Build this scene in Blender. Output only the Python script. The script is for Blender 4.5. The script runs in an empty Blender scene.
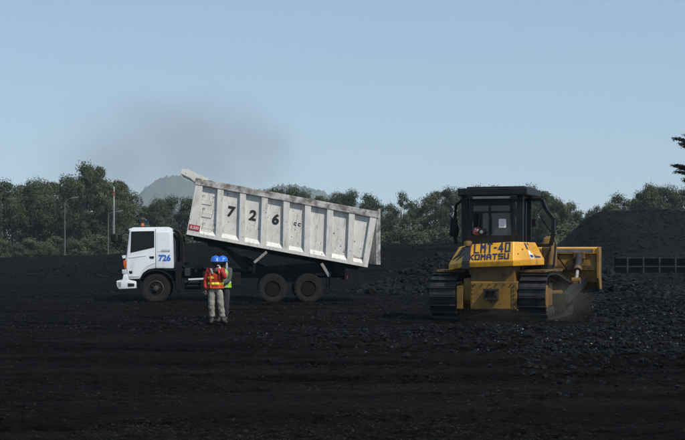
import bpy, bmesh, math, random
import numpy as np
from mathutils import Vector, Matrix, Euler
R = math.radians
random.seed(7); rng = np.random.default_rng(7)
scn = bpy.context.scene
COL = scn.collection

# ------------------------------------------------------------ camera
CAMZ = 1.95; FPX = 1300.0; HOR = 248.0; CX = 342.5
cam_d = bpy.data.cameras.new('camera'); cam = bpy.data.objects.new('camera', cam_d)
COL.objects.link(cam); scn.camera = cam
cam.location = (0, 0, CAMZ); cam.rotation_euler = (R(90), 0, 0)
cam_d.sensor_width = 36; cam_d.lens = 36*FPX/685.0
cam_d.shift_y = (HOR-220)/685.0
cam_d.clip_start = 0.1; cam_d.clip_end = 9000
# ------------------------------------------------------------ light
SUN_EL, SUN_AZ = 50.0, 130.0      # azimuth clockwise from +Y (north)
w = bpy.data.worlds.new('World'); scn.world = w; w.use_nodes = True
nt = w.node_tree; bg = nt.nodes['Background']
sky = nt.nodes.new('ShaderNodeTexSky'); sky.sky_type = 'NISHITA'; sky.sun_disc = False
sky.sun_elevation = R(SUN_EL); sky.sun_rotation = R(SUN_AZ)
sky.air_density = 1.0; sky.dust_density = 0.1; sky.ozone_density = 5.0; sky.altitude = 0
hs = nt.nodes.new('ShaderNodeHueSaturation'); hs.inputs['Saturation'].default_value = 0.9
mx_ = nt.nodes.new('ShaderNodeMix'); mx_.data_type = 'RGBA'; mx_.inputs['Factor'].default_value = .55     # thin even veil over the clear sky
mx_.inputs[7].default_value = (.350/.128, .500/.128, .632/.128, 1)
nt.links.new(sky.outputs[0], hs.inputs['Color']); nt.links.new(hs.outputs[0], mx_.inputs[6]); nt.links.new(mx_.outputs[2], bg.inputs[0])
bg.inputs[1].default_value = 0.128
sd = bpy.data.lights.new('sun', 'SUN'); sun = bpy.data.objects.new('sun', sd); COL.objects.link(sun)
sd.energy = 4.5; sd.angle = R(0.6); sd.color = (1.0, 0.955, 0.89)
sv = Vector((math.sin(R(SUN_AZ))*math.cos(R(SUN_EL)), math.cos(R(SUN_AZ))*math.cos(R(SUN_EL)), math.sin(R(SUN_EL))))
sun.rotation_euler = sv.to_track_quat('Z', 'Y').to_euler(); sun.location = (20, -20, 40)
vs = scn.view_settings
scn.display_settings.display_device = 'sRGB'
vs.view_transform = 'Standard'; vs.look = 'None'; vs.exposure = 0.0; vs.gamma = 1.0; vs.use_curve_mapping = False
try:
    scn.cycles.volume_bounces = 1; scn.cycles.max_bounces = 6
    scn.cycles.volume_step_rate = 3.0; scn.cycles.volume_max_steps = 64
except Exception: pass

# ------------------------------------------------------------ numpy noise
_perm = rng.permutation(256); _perm = np.concatenate([_perm, _perm])
_ang = rng.uniform(0, 2*np.pi, 256); _gx, _gy = np.cos(_ang), np.sin(_ang)
def pn(x, y):
    x = np.asarray(x, float); y = np.asarray(y, float)
    xi = np.floor(x).astype(np.int64); yi = np.floor(y).astype(np.int64)
    xf = x-xi; yf = y-yi; xi &= 255; yi &= 255
    u = xf*xf*xf*(xf*(xf*6-15)+10); v = yf*yf*yf*(yf*(yf*6-15)+10)
    def g(ix, iy, dx, dy):
        h = _perm[_perm[ix & 255]+(iy & 255)]
        return _gx[h]*dx+_gy[h]*dy
    a = g(xi, yi, xf, yf); b = g(xi+1, yi, xf-1, yf)
    c = g(xi, yi+1, xf, yf-1); d = g(xi+1, yi+1, xf-1, yf-1)
    return (a*(1-u)+b*u)*(1-v)+(c*(1-u)+d*u)*v*1.0
def fbm(x, y, o=4, l=2.1, g=0.5):
    s = 0; a = 1
    for i in range(o):
        s = s+a*pn(x+17.3*i, y-9.1*i); x = x*l; y = y*l; a *= g
    return s
def sst(a, b, x):
    t = np.clip((x-a)/(b-a), 0, 1); return t*t*(3-2*t)

# ------------------------------------------------------------ materials
def mat(name, col=(.5, .5, .5), rough=.6, metal=0, spec=None, col2=None, nscale=4, nrange=(.4, .65), ndetail=6,
        bump=0, bscale=30, alpha=None, stains=None, coord='Object', trans=0):
    m = bpy.data.materials.new(name); m.use_nodes = True
    n = m.node_tree; p = n.nodes['Principled BSDF']
    p.inputs['Base Color'].default_value = (*col, 1); p.inputs['Roughness'].default_value = rough
    p.inputs['Metallic'].default_value = metal
    if spec is not None: p.inputs['Specular IOR Level'].default_value = spec
    tc = n.nodes.new('ShaderNodeTexCoord'); last = None
    def noise(scale, lo, hi, det=6, seedoff=0, stretch=(1, 1, 1)):
        mp = n.nodes.new('ShaderNodeMapping'); mp.inputs['Location'].default_value = (seedoff, seedoff*.7, seedoff*.3)
        mp.inputs['Scale'].default_value = stretch
        n.links.new(tc.outputs[coord], mp.inputs[0])
        t = n.nodes.new('ShaderNodeTexNoise'); t.inputs['Scale'].default_value = scale; t.inputs['Detail'].default_value = det
        t.inputs['Roughness'].default_value = .6
        n.links.new(mp.outputs[0], t.inputs['Vector'])
        r = n.nodes.new('ShaderNodeMapRange'); r.inputs['From Min'].default_value = lo; r.inputs['From Max'].default_value = hi
        n.links.new(t.outputs[0], r.inputs['Value']); return r.outputs[0], t.outputs[0]
    def mix(fac, a, b):
        x = n.nodes.new('ShaderNodeMix'); x.data_type = 'RGBA'
        n.links.new(fac, x.inputs['Factor'])
        for i, v in ((6, a), (7, b)):
            if isinstance(v, tuple): x.inputs[i].default_value = (*v, 1)
            else: n.links.new(v, x.inputs[i])
        return x.outputs[2]
    cur = col
    if col2 is not None:
        f, _ = noise(nscale, nrange[0], nrange[1], ndetail)
        cur = mix(f, col, col2)
    if stains:
        for k, (c, sc, lo, hi, st) in enumerate(stains):
            f, _ = noise(sc, lo, hi, 5, 3.1*(k+1), st)
            cur = mix(f, cur, c)
    if not isinstance(cur, tuple): n.links.new(cur, p.inputs['Base Color'])
    if bump:
        _, t = noise(bscale, 0, 1, 5, 9)
        b = n.nodes.new('ShaderNodeBump'); b.inputs['Strength'].default_value = bump; b.inputs['Distance'].default_value = .02
        n.links.new(t, b.inputs['Height']); n.links.new(b.outputs[0], p.inputs['Normal'])
    if alpha is not None: p.inputs['Alpha'].default_value = alpha
    return m

M = {}
M['body_white'] = mat('tipper_paint', (.66, .635, .585), .65, col2=(.55, .53, .485), nscale=2.3, nrange=(.4, .7),
    stains=[((.30, .25, .20), 2.6, .58, .80, (1.3, 1, .35)), ((.05, .045, .04), 11.0, .635, .69, (1, 1, 1)), ((.36, .29, .22), 6, .55, .75, (2.6, 1, .22))], bump=.45, bscale=4)
M['rail_white'] = mat('tipper_rail_paint', (.50, .48, .45), .65, col2=(.13, .105, .085), nscale=4.2, nrange=(.40, .64),
    stains=[((.04, .036, .032), 11, .62, .7, (1, 1, 1))], bump=.3, bscale=25)
M['cab_white'] = mat('cab_paint', (.74, .76, .78), .28, col2=(.66, .67, .67), nscale=1.5, nrange=(.45, .8),
    stains=[((.38, .36, .33), 2.5, .60, .9, (1, 1, .5)), ((.10, .095, .09), 9, .68, .78, (1, 1, 1))])
M['bumper'] = mat('bumper_paint', (.70, .72, .74), .35, col2=(.40, .39, .37), nscale=5, nrange=(.5, .8))
M['black'] = mat('chassis_black', (.0045, .0045, .005), .6, col2=(.013, .012, .011), nscale=3, nrange=(.4, .7), bump=.2, spec=.2)
M['dgrey'] = mat('dusty_grey_metal', (.028, .028, .029), .65, spec=.25, col2=(.012, .012, .012), nscale=4)
M['galv'] = mat('worn_grey_steel', (.30, .29, .27), .55, col2=(.14, .12, .1), nscale=5)
M['glass'] = mat('dark_cab_glass', (.004, .0045, .005), .06, spec=.28)
M['rubber'] = mat('dusty_tyre_rubber', (.013, .0128, .0125), .9, spec=.2, col2=(.026, .025, .023), nscale=6, nrange=(.4, .75), bump=.3)
M['rim'] = mat('dusty_wheel_rim', (.035, .034, .033), .6, spec=.25, col2=(.07, .065, .06), nscale=5)
M['num_black'] = mat('number_black', (.012, .012, .014), .6)
M['num_blue'] = mat('number_blue', (.02, .13, .5), .45)
M['red'] = mat('red_plate', (.36, .02, .035), .5, col2=(.25, .02, .03), nscale=8)
M['cream'] = mat('plate_lettering', (.6, .45, .40), .6)
M['orange'] = mat('amber_lens', (.50, .10, .02), .25)
M['dullred'] = mat('faded_band', (.22, .07, .045), .7)
M['lamp'] = mat('clear_lens', (.5, .52, .55), .15)
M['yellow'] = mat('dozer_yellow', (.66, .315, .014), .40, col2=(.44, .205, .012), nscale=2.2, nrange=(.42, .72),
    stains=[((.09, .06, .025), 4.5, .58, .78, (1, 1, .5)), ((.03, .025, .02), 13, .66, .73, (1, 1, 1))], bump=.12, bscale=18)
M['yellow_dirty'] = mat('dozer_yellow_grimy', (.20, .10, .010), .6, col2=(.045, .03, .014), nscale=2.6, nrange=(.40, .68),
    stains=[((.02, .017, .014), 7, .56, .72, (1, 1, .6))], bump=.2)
M['yellow_mid'] = mat('dozer_yellow_shade_grime', (.25, .128, .012), .6, col2=(.075, .047, .016), nscale=2.4, nrange=(.42, .7),
    stains=[((.03, .024, .018), 6, .6, .78, (1, 1, .6))], bump=.2)  # darker yellow: the blade's shade put into the paint, plus grime stains
M['navy'] = mat('decal_navy', (.012, .018, .06), .5)
M['decal_black'] = mat('decal_black', (.012, .012, .02), .5)
M['steel'] = mat('track_steel', (.030, .028, .027), .5, metal=.1, spec=.3, col2=(.010, .009, .009), nscale=5, bump=.3, bscale=14)
M['cabframe'] = mat('dozer_cab_black', (.006, .0062, .0065), .45, spec=.25, col2=(.016, .016, .016), nscale=4)
M['chrome'] = mat('piston_rod', (.5, .5, .5), .2, metal=1)
M['paper'] = mat('paper_white', (.75, .78, .82), .8)
M['ink'] = mat('paper_ink', (.35, .38, .45), .8)
M['blade_steel'] = mat('blade_strip_steel', (.17, .17, .18), .5, col2=(.10, .10, .11), nscale=5)
M['pole'] = mat('lamp_post_steel', (.085, .087, .09), .5, col2=(.1, .1, .1), nscale=3)
M['polewhite'] = mat('pole_white', (.34, .32, .30), .5)
M['polegrey'] = mat('pole_grey', (.20, .205, .21), .45)
M['bark'] = mat('bark', (.06, .05, .04), .9, col2=(.03, .026, .02), nscale=6, bump=.4)
M['voidblack'] = mat('void_shade_black', (.002, .002, .002), .95, spec=.02)  # flat black for the dark void behind the steel frame's rails
M['frame_steel'] = mat('old_frame_steel', (.042, .042, .042), .8, spec=.1, col2=(.007, .007, .007), nscale=4)
M['skin'] = mat('skin', (.05, .026, .017), .55)
M['helmet'] = mat('helmet_blue', (.012, .12, .48), .38)
M['shirt_red'] = mat('shirt_red', (.42, .02, .015), .8, col2=(.30, .015, .012), nscale=8, bump=.5, bscale=18)
M['vest_orange'] = mat('vest_orange', (.85, .10, .03), .7, col2=(.6, .05, .02), nscale=9, bump=.5, bscale=22)
M['lime'] = mat('vest_lime', (.48, .85, .06), .6, col2=(.30, .62, .03), nscale=9, bump=.4, bscale=22)
M['yellowtape'] = mat('vest_tape', (.75, .85, .04), .6)
M['silver'] = mat('vest_reflector', (.55, .57, .58), .4)
M['trousers'] = mat('trousers_khaki', (.30, .28, .235), .9, col2=(.13, .12, .10), nscale=5, nrange=(.35, .72), bump=1, bscale=14)  # darker noise paints the shade of folds and creases into the khaki
M['trousers_dark'] = mat('trousers_dark', (.018, .019, .024), .9, bump=.5, bscale=16)
M['boot'] = mat('boot_black', (.02, .018, .016), .7)
M['glove'] = mat('glove_white', (.72, .72, .70), .8)
M['shirt_grey'] = mat('shirt_grey', (.40, .42, .46), .85, bump=.5, bscale=18)
M['scarf'] = mat('scarf_grey', (.28, .28, .32), .9)
M['hair'] = mat('hair', (.01, .008, .007), .6)
M['whitebar'] = mat('white_bar', (.62, .63, .64), .5)
M['dimlens'] = mat('dusty_lens', (.16, .17, .18), .3)
M['shirt_dark'] = mat('shirt_dark', (.06, .065, .06), .9)
M['cloth_red'] = mat('cloth_red_white', (.22, .04, .045), .85, col2=(.34, .25, .24), nscale=12, nrange=(.45, .55), ndetail=1)

def coal_mat(name, c1, c2, rough=(.45, .85), bump=.8, spec=.1, broad=False):
    m = bpy.data.materials.new(name); m.use_nodes = True; n = m.node_tree; p = n.nodes['Principled BSDF']
    tc = n.nodes.new('ShaderNodeTexCoord')
    def nz(s, d=6, ro=.62):
        t = n.nodes.new('ShaderNodeTexNoise'); t.inputs['Scale'].default_value = s; t.inputs['Detail'].default_value = d; t.inputs['Roughness'].default_value = ro
        n.links.new(tc.outputs['Object'], t.inputs['Vector']); return t.outputs[0]
    a = nz(.35); b = nz(6.0)
    if broad:      # driven-over lanes: dustier and more compact streaks
        mp = n.nodes.new('ShaderNodeMapping'); mp.inputs['Scale'].default_value = (.10, .75, 1); mp.inputs['Rotation'].default_value = (0, 0, .12)
        n.links.new(tc.outputs['Object'], mp.inputs[0]); tb = n.nodes.new('ShaderNodeTexNoise'); tb.inputs['Scale'].default_value = 1.0; tb.inputs['Detail'].default_value = 4
        n.links.new(mp.outputs[0], tb.inputs['Vector']); ma = n.nodes.new('ShaderNodeMath'); ma.operation = 'MULTIPLY_ADD'; ma.inputs[1].default_value = .9; ma.inputs[2].default_value = .05
        n.links.new(tb.outputs[0], ma.inputs[0]); a = ma.outputs[0]
    mm = n.nodes.new('ShaderNodeMath'); mm.operation = 'ADD'; n.links.new(a, mm.inputs[0]); n.links.new(b, mm.inputs[1])
    r = n.nodes.new('ShaderNodeMapRange'); r.inputs['From Min'].default_value = .80; r.inputs['From Max'].default_value = 1.22
    n.links.new(mm.outputs[0], r.inputs['Value'])
    x = n.nodes.new('ShaderNodeMix'); x.data_type = 'RGBA'; x.inputs[6].default_value = (*c1, 1); x.inputs[7].default_value = (*c2, 1)
    n.links.new(r.outputs[0], x.inputs['Factor']); n.links.new(x.outputs[2], p.inputs['Base Color'])
    rr = n.nodes.new('ShaderNodeMapRange'); rr.inputs['From Min'].default_value = .35; rr.inputs['From Max'].default_value = .65
    rr.inputs['To Min'].default_value = rough[1]; rr.inputs['To Max'].default_value = rough[0]
    n.links.new(nz(14.0), rr.inputs['Value']); n.links.new(rr.outputs[0], p.inputs['Roughness'])
    p.inputs['Specular IOR Level'].default_value = spec
    if bump:
        v = n.nodes.new('ShaderNodeTexVoronoi'); v.inputs['Scale'].default_value = 16
        n.links.new(tc.outputs['Object'], v.inputs['Vector'])
        b1 = n.nodes.new('ShaderNodeBump'); b1.inputs['Strength'].default_value = bump; b1.inputs['Distance'].default_value = .05
        n.links.new(nz(9.0, 8, .7), b1.inputs['Height'])
        b2 = n.nodes.new('ShaderNodeBump'); b2.inputs['Strength'].default_value = bump*.6; b2.inputs['Distance'].default_value = .03; b2.invert = True
        n.links.new(v.outputs['Distance'], b2.inputs['Height']); n.links.new(b1.outputs[0], b2.inputs['Normal'])
        n.links.new(b2.outputs[0], p.inputs['Normal'])
    return m
M['coal_ground'] = coal_mat('coal_ground', (.0010, .0010, .0010), (.0098, .0092, .0086), (.75, .98), 1.0, .008, True)
M['coal_rock'] = coal_mat('coal_rock', (.0020, .0020, .0020), (.0080, .0076, .0074), (.35, .8), .3, .07)
M['coal_gravel'] = coal_mat('coal_gravel', (.0022, .0022, .0022), (.019, .0183, .0176), (.4, .8), .2, .06)
M['coal_pile'] = coal_mat('coal_pile', (.003, .003, .003), (.009, .0087, .0085), (.6, .95), 1.0, .04)

def leaf_mat(name, cols):
    m = bpy.data.materials.new(name); m.use_nodes = True; n = m.node_tree; p = n.nodes['Principled BSDF']
    at = n.nodes.new('ShaderNodeAttribute'); at.attribute_name = 'tone'
    cr = n.nodes.new('ShaderNodeValToRGB'); e = cr.color_ramp.elements
    e[0].color = (*cols[0], 1); e[1].color = (*cols[-1], 1)
    for i, c in enumerate(cols[1:-1]):
        k = e.new((i+1)/(len(cols)-1)); k.color = (*c, 1)
    n.links.new(at.outputs['Fac'], cr.inputs[0]); n.links.new(cr.outputs[0], p.inputs['Base Color'])
    p.inputs['Roughness'].default_value = .75; p.inputs['Specular IOR Level'].default_value = .1
    return m
M['leaf_a'] = leaf_mat('leaf_dark_green', [(.030, .040, .022), (.046, .060, .032), (.070, .086, .046)])
M['leaf_b'] = leaf_mat('leaf_olive', [(.042, .050, .026), (.066, .076, .038), (.10, .11, .058)])
M['leaf_c'] = leaf_mat('leaf_needle', [(.010, .016, .010), (.018, .028, .016), (.03, .04, .022)])

# ------------------------------------------------------------ object helpers
def link(o, parent=None):
    COL.objects.link(o)
    if parent is not None: o.parent = parent
    return o
def tag(o, label=None, cat=None, group=None, kind=None):
    if label: o['label'] = label
    if cat: o['category'] = cat
    if group: o['group'] = group
    if kind: o['kind'] = kind
    return o
def thing(name, label, cat, loc=(0, 0, 0), rz=0, group=None):
    o = bpy.data.objects.new(name, None); link(o); o.location = loc; o.rotation_euler = (0, 0, rz)
    o.empty_display_size = .3
    return tag(o, label, cat, group)
def structure(o): o['kind'] = 'structure'; return o
def mesh_np(name, V, F, material, parent=None, smooth=False, tone=None):
    """V (n,3), F (m,k) same-size faces"""
    me = bpy.data.meshes.new(name); V = np.ascontiguousarray(V, np.float32); F = np.ascontiguousarray(F, np.int32)
    m, k = F.shape
    me.vertices.add(len(V)); me.vertices.foreach_set('co', V.ravel())
    me.loops.add(m*k); me.loops.foreach_set('vertex_index', F.ravel())
    me.polygons.add(m); me.polygons.foreach_set('loop_start', np.arange(0, m*k, k, dtype=np.int32))
    try: me.polygons.foreach_set('loop_total', np.full(m, k, np.int32))
    except Exception: pass
    me.update(calc_edges=True)
    me.polygons.foreach_set('use_smooth', np.full(m, smooth, bool))
    if tone is not None:
        a = me.attributes.new('tone', 'FLOAT', 'POINT'); a.data.foreach_set('value', np.ascontiguousarray(tone, np.float32))
    me.materials.append(material)
    o = bpy.data.objects.new(name, me); return link(o, parent)

class MB:
    def __init__(s): s.bm = bmesh.new()
    def _new(s, verts, faces, mtx=None):
        vs = [s.bm.verts.new((mtx @ Vector(v)) if mtx is not None else v) for v in verts]
        for f in faces:
            try: s.bm.faces.new([vs[i] for i in f])
            except ValueError: pass
        return vs
    def box(s, c, d, rot=None, bev=0):
        x, y, z = d[0]/2, d[1]/2, d[2]/2
        mt = Matrix.Translation(c) @ (Euler(rot).to_matrix().to_4x4() if rot else Matrix.Identity(4))
        if bev:
            b = bmesh.new(); bmesh.ops.create_cube(b, size=1)
            for v in b.verts: v.co = Vector((v.co.x*d[0], v.co.y*d[1], v.co.z*d[2]))
            bmesh.ops.bevel(b, geom=b.edges[:], offset=min(bev, min(d)*.45), segments=2, affect='EDGES', profile=.6)
            s.merge(b, mt); return s
        V = [(-x, -y, -z), (x, -y, -z), (x, y, -z), (-x, y, -z), (-x, -y, z), (x, -y, z), (x, y, z), (-x, y, z)]
        s._new(V, [(3, 2, 1, 0), (4, 5, 6, 7), (0, 1, 5, 4), (1, 2, 6, 5), (2, 3, 7, 6), (3, 0, 4, 7)], mt); return s
    def box2(s, a, b, bev=0):
        return s.box([(a[i]+b[i])/2 for i in range(3)], [abs(b[i]-a[i]) for i in range(3)], bev=bev)
    def merge(s, b, mt=None):
        b.verts.ensure_lookup_table(); b.faces.ensure_lookup_table()
        b.verts.index_update()
        V = [(mt @ v.co) if mt is not None else v.co.copy() for v in b.verts]
        F = [[v.index for v in f.verts] for f in b.faces]
        s._new(V, F); b.free()
    def beam(s, a, b, w, h, up=(0, 0, 1)):
        a = Vector(a); b = Vector(b); d = (b-a); L = d.length; d.normalize()
        up = Vector(up)
        if abs(d.dot(up)) > .98: up = Vector((1, 0, 0))
        sx = d.cross(up).normalized(); uz = sx.cross(d)
        mt = Matrix((sx, d, uz)).transposed().to_4x4(); mt.translation = (a+b)/2
        x, y, z = w/2, L/2, h/2
        V = [(-x, -y, -z), (x, -y, -z), (x, y, -z), (-x, y, -z), (-x, -y, z), (x, -y, z), (x, y, z), (-x, y, z)]
        s._new(V, [(3, 2, 1, 0), (4, 5, 6, 7), (0, 1, 5, 4), (1, 2, 6, 5), (2, 3, 7, 6), (3, 0, 4, 7)], mt); return s
    def prism(s, pts, y0, y1, axis='y', bev=0):
        """pts = (x,z) polygon extruded along y (axis 'y'), or (y,z) along x (axis 'x'), or (x,y) along z"""
        def P(p, t):
            return (p[0], t, p[1]) if axis == 'y' else ((t, p[0], p[1]) if axis == 'x' else (p[0], p[1], t))
        n = len(pts)
        b = bmesh.new()
        A = [b.verts.new(P(p, y0)) for p in pts]; B = [b.verts.new(P(p, y1)) for p in pts]
        b.faces.new(A); b.faces.new(B[::-1])
        for i in range(n): b.faces.new([A[i], B[i], B[(i+1) % n], A[(i+1) % n]])
        bmesh.ops.recalc_face_normals(b, faces=b.faces[:])
        if bev: bmesh.ops.bevel(b, geom=b.edges[:], offset=bev, segments=2, affect='EDGES', profile=.6, clamp_overlap=True)
        s.merge(b); return s
    def tube(s, pts, rad, n=8, cap=True):
        pts = [Vector(p) for p in pts]; N = len(pts)
        rad = [rad]*N if not hasattr(rad, '__len__') else rad
        rings = []; prev = None
        for i in range(N):
            d = (pts[min(i+1, N-1)]-pts[max(i-1, 0)]).normalized()
            if prev is None:
                u = d.cross(Vector((0, 0, 1)) if abs(d.z) < .9 else Vector((1, 0, 0))).normalized()
            else: u = (prev-d*prev.dot(d)).normalized()
            prev = u; v = d.cross(u)
            rings.append([s.bm.verts.new(pts[i]+(u*math.cos(2*math.pi*k/n)+v*math.sin(2*math.pi*k/n))*rad[i]) for k in range(n)])
        for i in range(N-1):
            for k in range(n):
                s.bm.faces.new([rings[i][k], rings[i][(k+1) % n], rings[i+1][(k+1) % n], rings[i+1][k]])
        if cap:
            s.bm.faces.new(rings[0][::-1]); s.bm.faces.new(rings[-1])
        return s
    def lathe(s, prof, c=(0, 0, 0), axis='y', n=32):
        """prof = list of (radius, along)"""
        rings = []
        for r, t in prof:
            ring = []
            for k in range(n):
                a = 2*math.pi*k/n; p = (r*math.cos(a), r*math.sin(a))
                q = (p[0], t, p[1]) if axis == 'y' else ((t, p[0], p[1]) if axis == 'x' else (p[0], p[1], t))
                ring.append(s.bm.verts.new(Vector(q)+Vector(c)))
            rings.append(ring)
        for i in range(len(rings)-1):
            for k in range(n):
                s.bm.faces.new([rings[i][k], rings[i][(k+1) % n], rings[i+1][(k+1) % n], rings[i+1][k]])
        for rg in (rings[0], rings[-1]):
            try: s.bm.faces.new(rg)
            except ValueError: pass
        return s
    def ell(s, c, r, sub=2, rot=None):
        b = bmesh.new(); bmesh.ops.create_icosphere(b, subdivisions=sub, radius=1)
        mt = Matrix.Translation(c) @ (Euler(rot).to_matrix().to_4x4() if rot else Matrix.Identity(4)) @ Matrix.Diagonal((r[0], r[1], r[2], 1))
        s.merge(b, mt); return s
    def build(s, name, material, parent=None, smooth=False, label=None):
        bmesh.ops.recalc_face_normals(s.bm, faces=s.bm.faces[:])
        me = bpy.data.meshes.new(name); s.bm.to_mesh(me); s.bm.free()
        me.materials.append(material)
        if smooth:
            for p in me.polygons: p.use_smooth = True
            if smooth == 'auto':
                try: me.set_sharp_from_angle(angle=R(38))
                except Exception: pass
        o = bpy.data.objects.new(name, me); link(o, parent)
        if label: o['label'] = label
        return o

def text_part(txt, size, mtx, material, parent, name='lettering', bold=.0, extr=.004, shear=0, sx=1.0, spacing=1.0, label=None):
    """flat lettering; local x right, y up, z out; mtx places it in the parent's frame"""
    cu = bpy.data.curves.new(name, 'FONT'); cu.body = txt; cu.size = size; cu.extrude = extr; cu.offset = bold
    cu.align_x = 'CENTER'; cu.align_y = 'CENTER'; cu.shear = shear; cu.space_character = spacing; cu.resolution_u = 4
    o = bpy.data.objects.new(name, cu); COL.objects.link(o)
    dg = bpy.context.evaluated_depsgraph_get()
    me = bpy.data.meshes.new_from_object(o.evaluated_get(dg)); bpy.data.objects.remove(o)
    me.transform(Matrix.Diagonal((sx, 1, 1, 1))); me.transform(mtx)
    me.materials.clear(); me.materials.append(material)
    ob = bpy.data.objects.new(name, me); link(ob, parent)
    if label: ob['label'] = label
    return ob
def copy_tree(o, parent=None):
    c = o.copy(); COL.objects.link(c)
    if parent is not None: c.parent = parent
    for ch in list(o.children): copy_tree(ch, c)
    return c
def skin_mesh(chains, sub=2):
    """chains: list of (points, radii, links); returns a combined evaluated mesh"""
    out = bmesh.new()
    for pts, rad, edges in chains:
        me = bpy.data.meshes.new('s'); me.from_pydata([tuple(p) for p in pts], edges, [])
        o = bpy.data.objects.new('s', me); COL.objects.link(o)
        md = o.modifiers.new('k', 'SKIN'); md.use_smooth_shade = True
        for i, v in enumerate(me.skin_vertices[0].data):
            r = rad[i]; v.radius = r if hasattr(r, '__len__') else (r, r); v.use_root = (i == 0)
        sb = o.modifiers.new('b', 'SUBSURF'); sb.levels = sub; sb.render_levels = sub
        dg = bpy.context.evaluated_depsgraph_get(); ev = bpy.data.meshes.new_from_object(o.evaluated_get(dg))
        out.from_mesh(ev); bpy.data.objects.remove(o); bpy.data.meshes.remove(ev)
    return out
def bm_obj(bm, name, material, parent=None, smooth=True, label=None):
    bmesh.ops.recalc_face_normals(bm, faces=bm.faces[:])
    me = bpy.data.meshes.new(name); bm.to_mesh(me); bm.free(); me.materials.append(material)
    for p in me.polygons: p.use_smooth = smooth
    o = bpy.data.objects.new(name, me); link(o, parent)
    if label: o['label'] = label
    return o
def ray(px, py): return Vector(((px-CX)/FPX, 1.0, (HOR-py)/FPX))
def at(px, py, D): return Vector((0, 0, CAMZ))+ray(px, py)*D
# ------------------------------------------------------------ terrain
def H0(x, y):
    """large forms of the yard"""
    x = np.asarray(x, float); y = np.asarray(y, float)
    h = .10*fbm(x/16, y/16, 2)*sst(14, 26, y)
    # coal bench behind the truck and the dozer
    w1 = sst(-26, -13, x+.03*(y-100)+1.5*pn(y/9, x/9))*(1-sst(13.5, 18, x))
    e = 92+4*pn(x/14, 3.3)
    h = h+w1*sst(e-6, e+16, y)*(1-sst(150, 175, y))*(2.15+.5*fbm(x/9, y/9, 3))
    # low heaps before the left trees
    for cx, cy, rx, ry, hh in ((-33, 150, 5, 5, 1.0), (-27, 156, 4, 5, .9), (-39, 158, 6, 5, .8), (-52, 160, 8, 4, .6), (-22, 150, 6, 5, 1.2)):
        h = h+hh*np.exp(-((x-cx)/rx)**2-((y-cy)/ry)**2)
    # rubble heap behind the dozer
    h = h+1.5*np.exp(-((x-7.2)/2.9)**2-((y-62)/4)**2)+.95*np.exp(-((x-4.1)/1.7)**2-((y-61)/3.2)**2)
    h = h+1.3*np.exp(-((x-11)/3)**2-((y-66)/5)**2)
    # heaped rubble right of the dozer
    h = h+.7*np.exp(-((x-11.2)/1.7)**2-((y-54)/5)**2)+.35*np.exp(-((x-10.0)/2.6)**2-((y-42)/5)**2)
    # windrow in the middle foreground
    c = 27.5-.18*(x-3)+.8*pn(x/3, 1.7)
    a = sst(-3, 4, x)*.9+.1*sst(-6, -2, x)
    h = h+.24*a*np.exp(-((y-c)/2.2)**2)+.10*a*np.exp(-((y-c+4)/1.0)**2)*(pn(x/1.5, 8)+.6)
    return h
def H1(x, y):
    d = np.clip(y/30, .5, 4)
    near = 1-sst(110, 180, y)
    h = .055*fbm(x/2.3, y/2.3, 3)+(.034*fbm(x/.45, y/.45, 3)+.020*fbm(x/.13, y/.13, 2)*(1-sst(30, 60, y)))*(.55+.9*sst(-.25, .25, fbm(x/3.1+9, y/3.1, 2)))
    # wheel ruts running across the yard
    a = y+.15*x+1.2*pn(x/11, y/11)
    h = h-.08*np.clip(pn(x/14, a/.55)*2, 0, 1)*sst(15, 20, y)*(1-sst(44, 60, y))
    b = y-.35*x+1.5*pn(x/9, y/9+5)
    h = h-.06*np.clip(pn(x/10+40, b/.7)*2-.1, 0, 1)*sst(9, 14, y)*(1-sst(30, 44, y))
    rough = sst(-2, 3, x)*np.exp(-((y-27)/5)**2)+sst(.19, .22, x/np.maximum(y, 1))*sst(30, 38, y)
    h = h+rough*.07*fbm(x/.35, y/.35, 3)
    return h*near
def HT(x, y): return H0(x, y)+H1(x, y)

ys = [-60, -40, -25, -15, -8, -3, 1, 4, 6, 7.5]
v = 8.5
while v < 5200:
    ys.append(v); v *= 1.0034 if v < 42 else (1.006 if v < 110 else (1.02 if v < 240 else 1.07))
ys = np.array(ys)
ti = np.linspace(-1, 1, 461); to = np.array([1.12, 1.3, 1.6, 2, 2.6, 3.4, 4.5, 6])
tt = np.concatenate([-to[::-1], ti, to])
hw = np.maximum(.30*ys+1.2, 5.5)
X = hw[:, None]*tt[None, :]; Y = np.repeat(ys[:, None], len(tt), 1)
Z = HT(X, Y)
V = np.stack([X, Y, Z], -1).reshape(-1, 3)
nr, nc = X.shape
i = (np.arange(nr-1)[:, None]*nc+np.arange(nc-1)[None, :]).ravel()
F = np.stack([i, i+1, i+1+nc, i+nc], 1)
structure(mesh_np('ground', V, F, M['coal_ground'], smooth=True))

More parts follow.
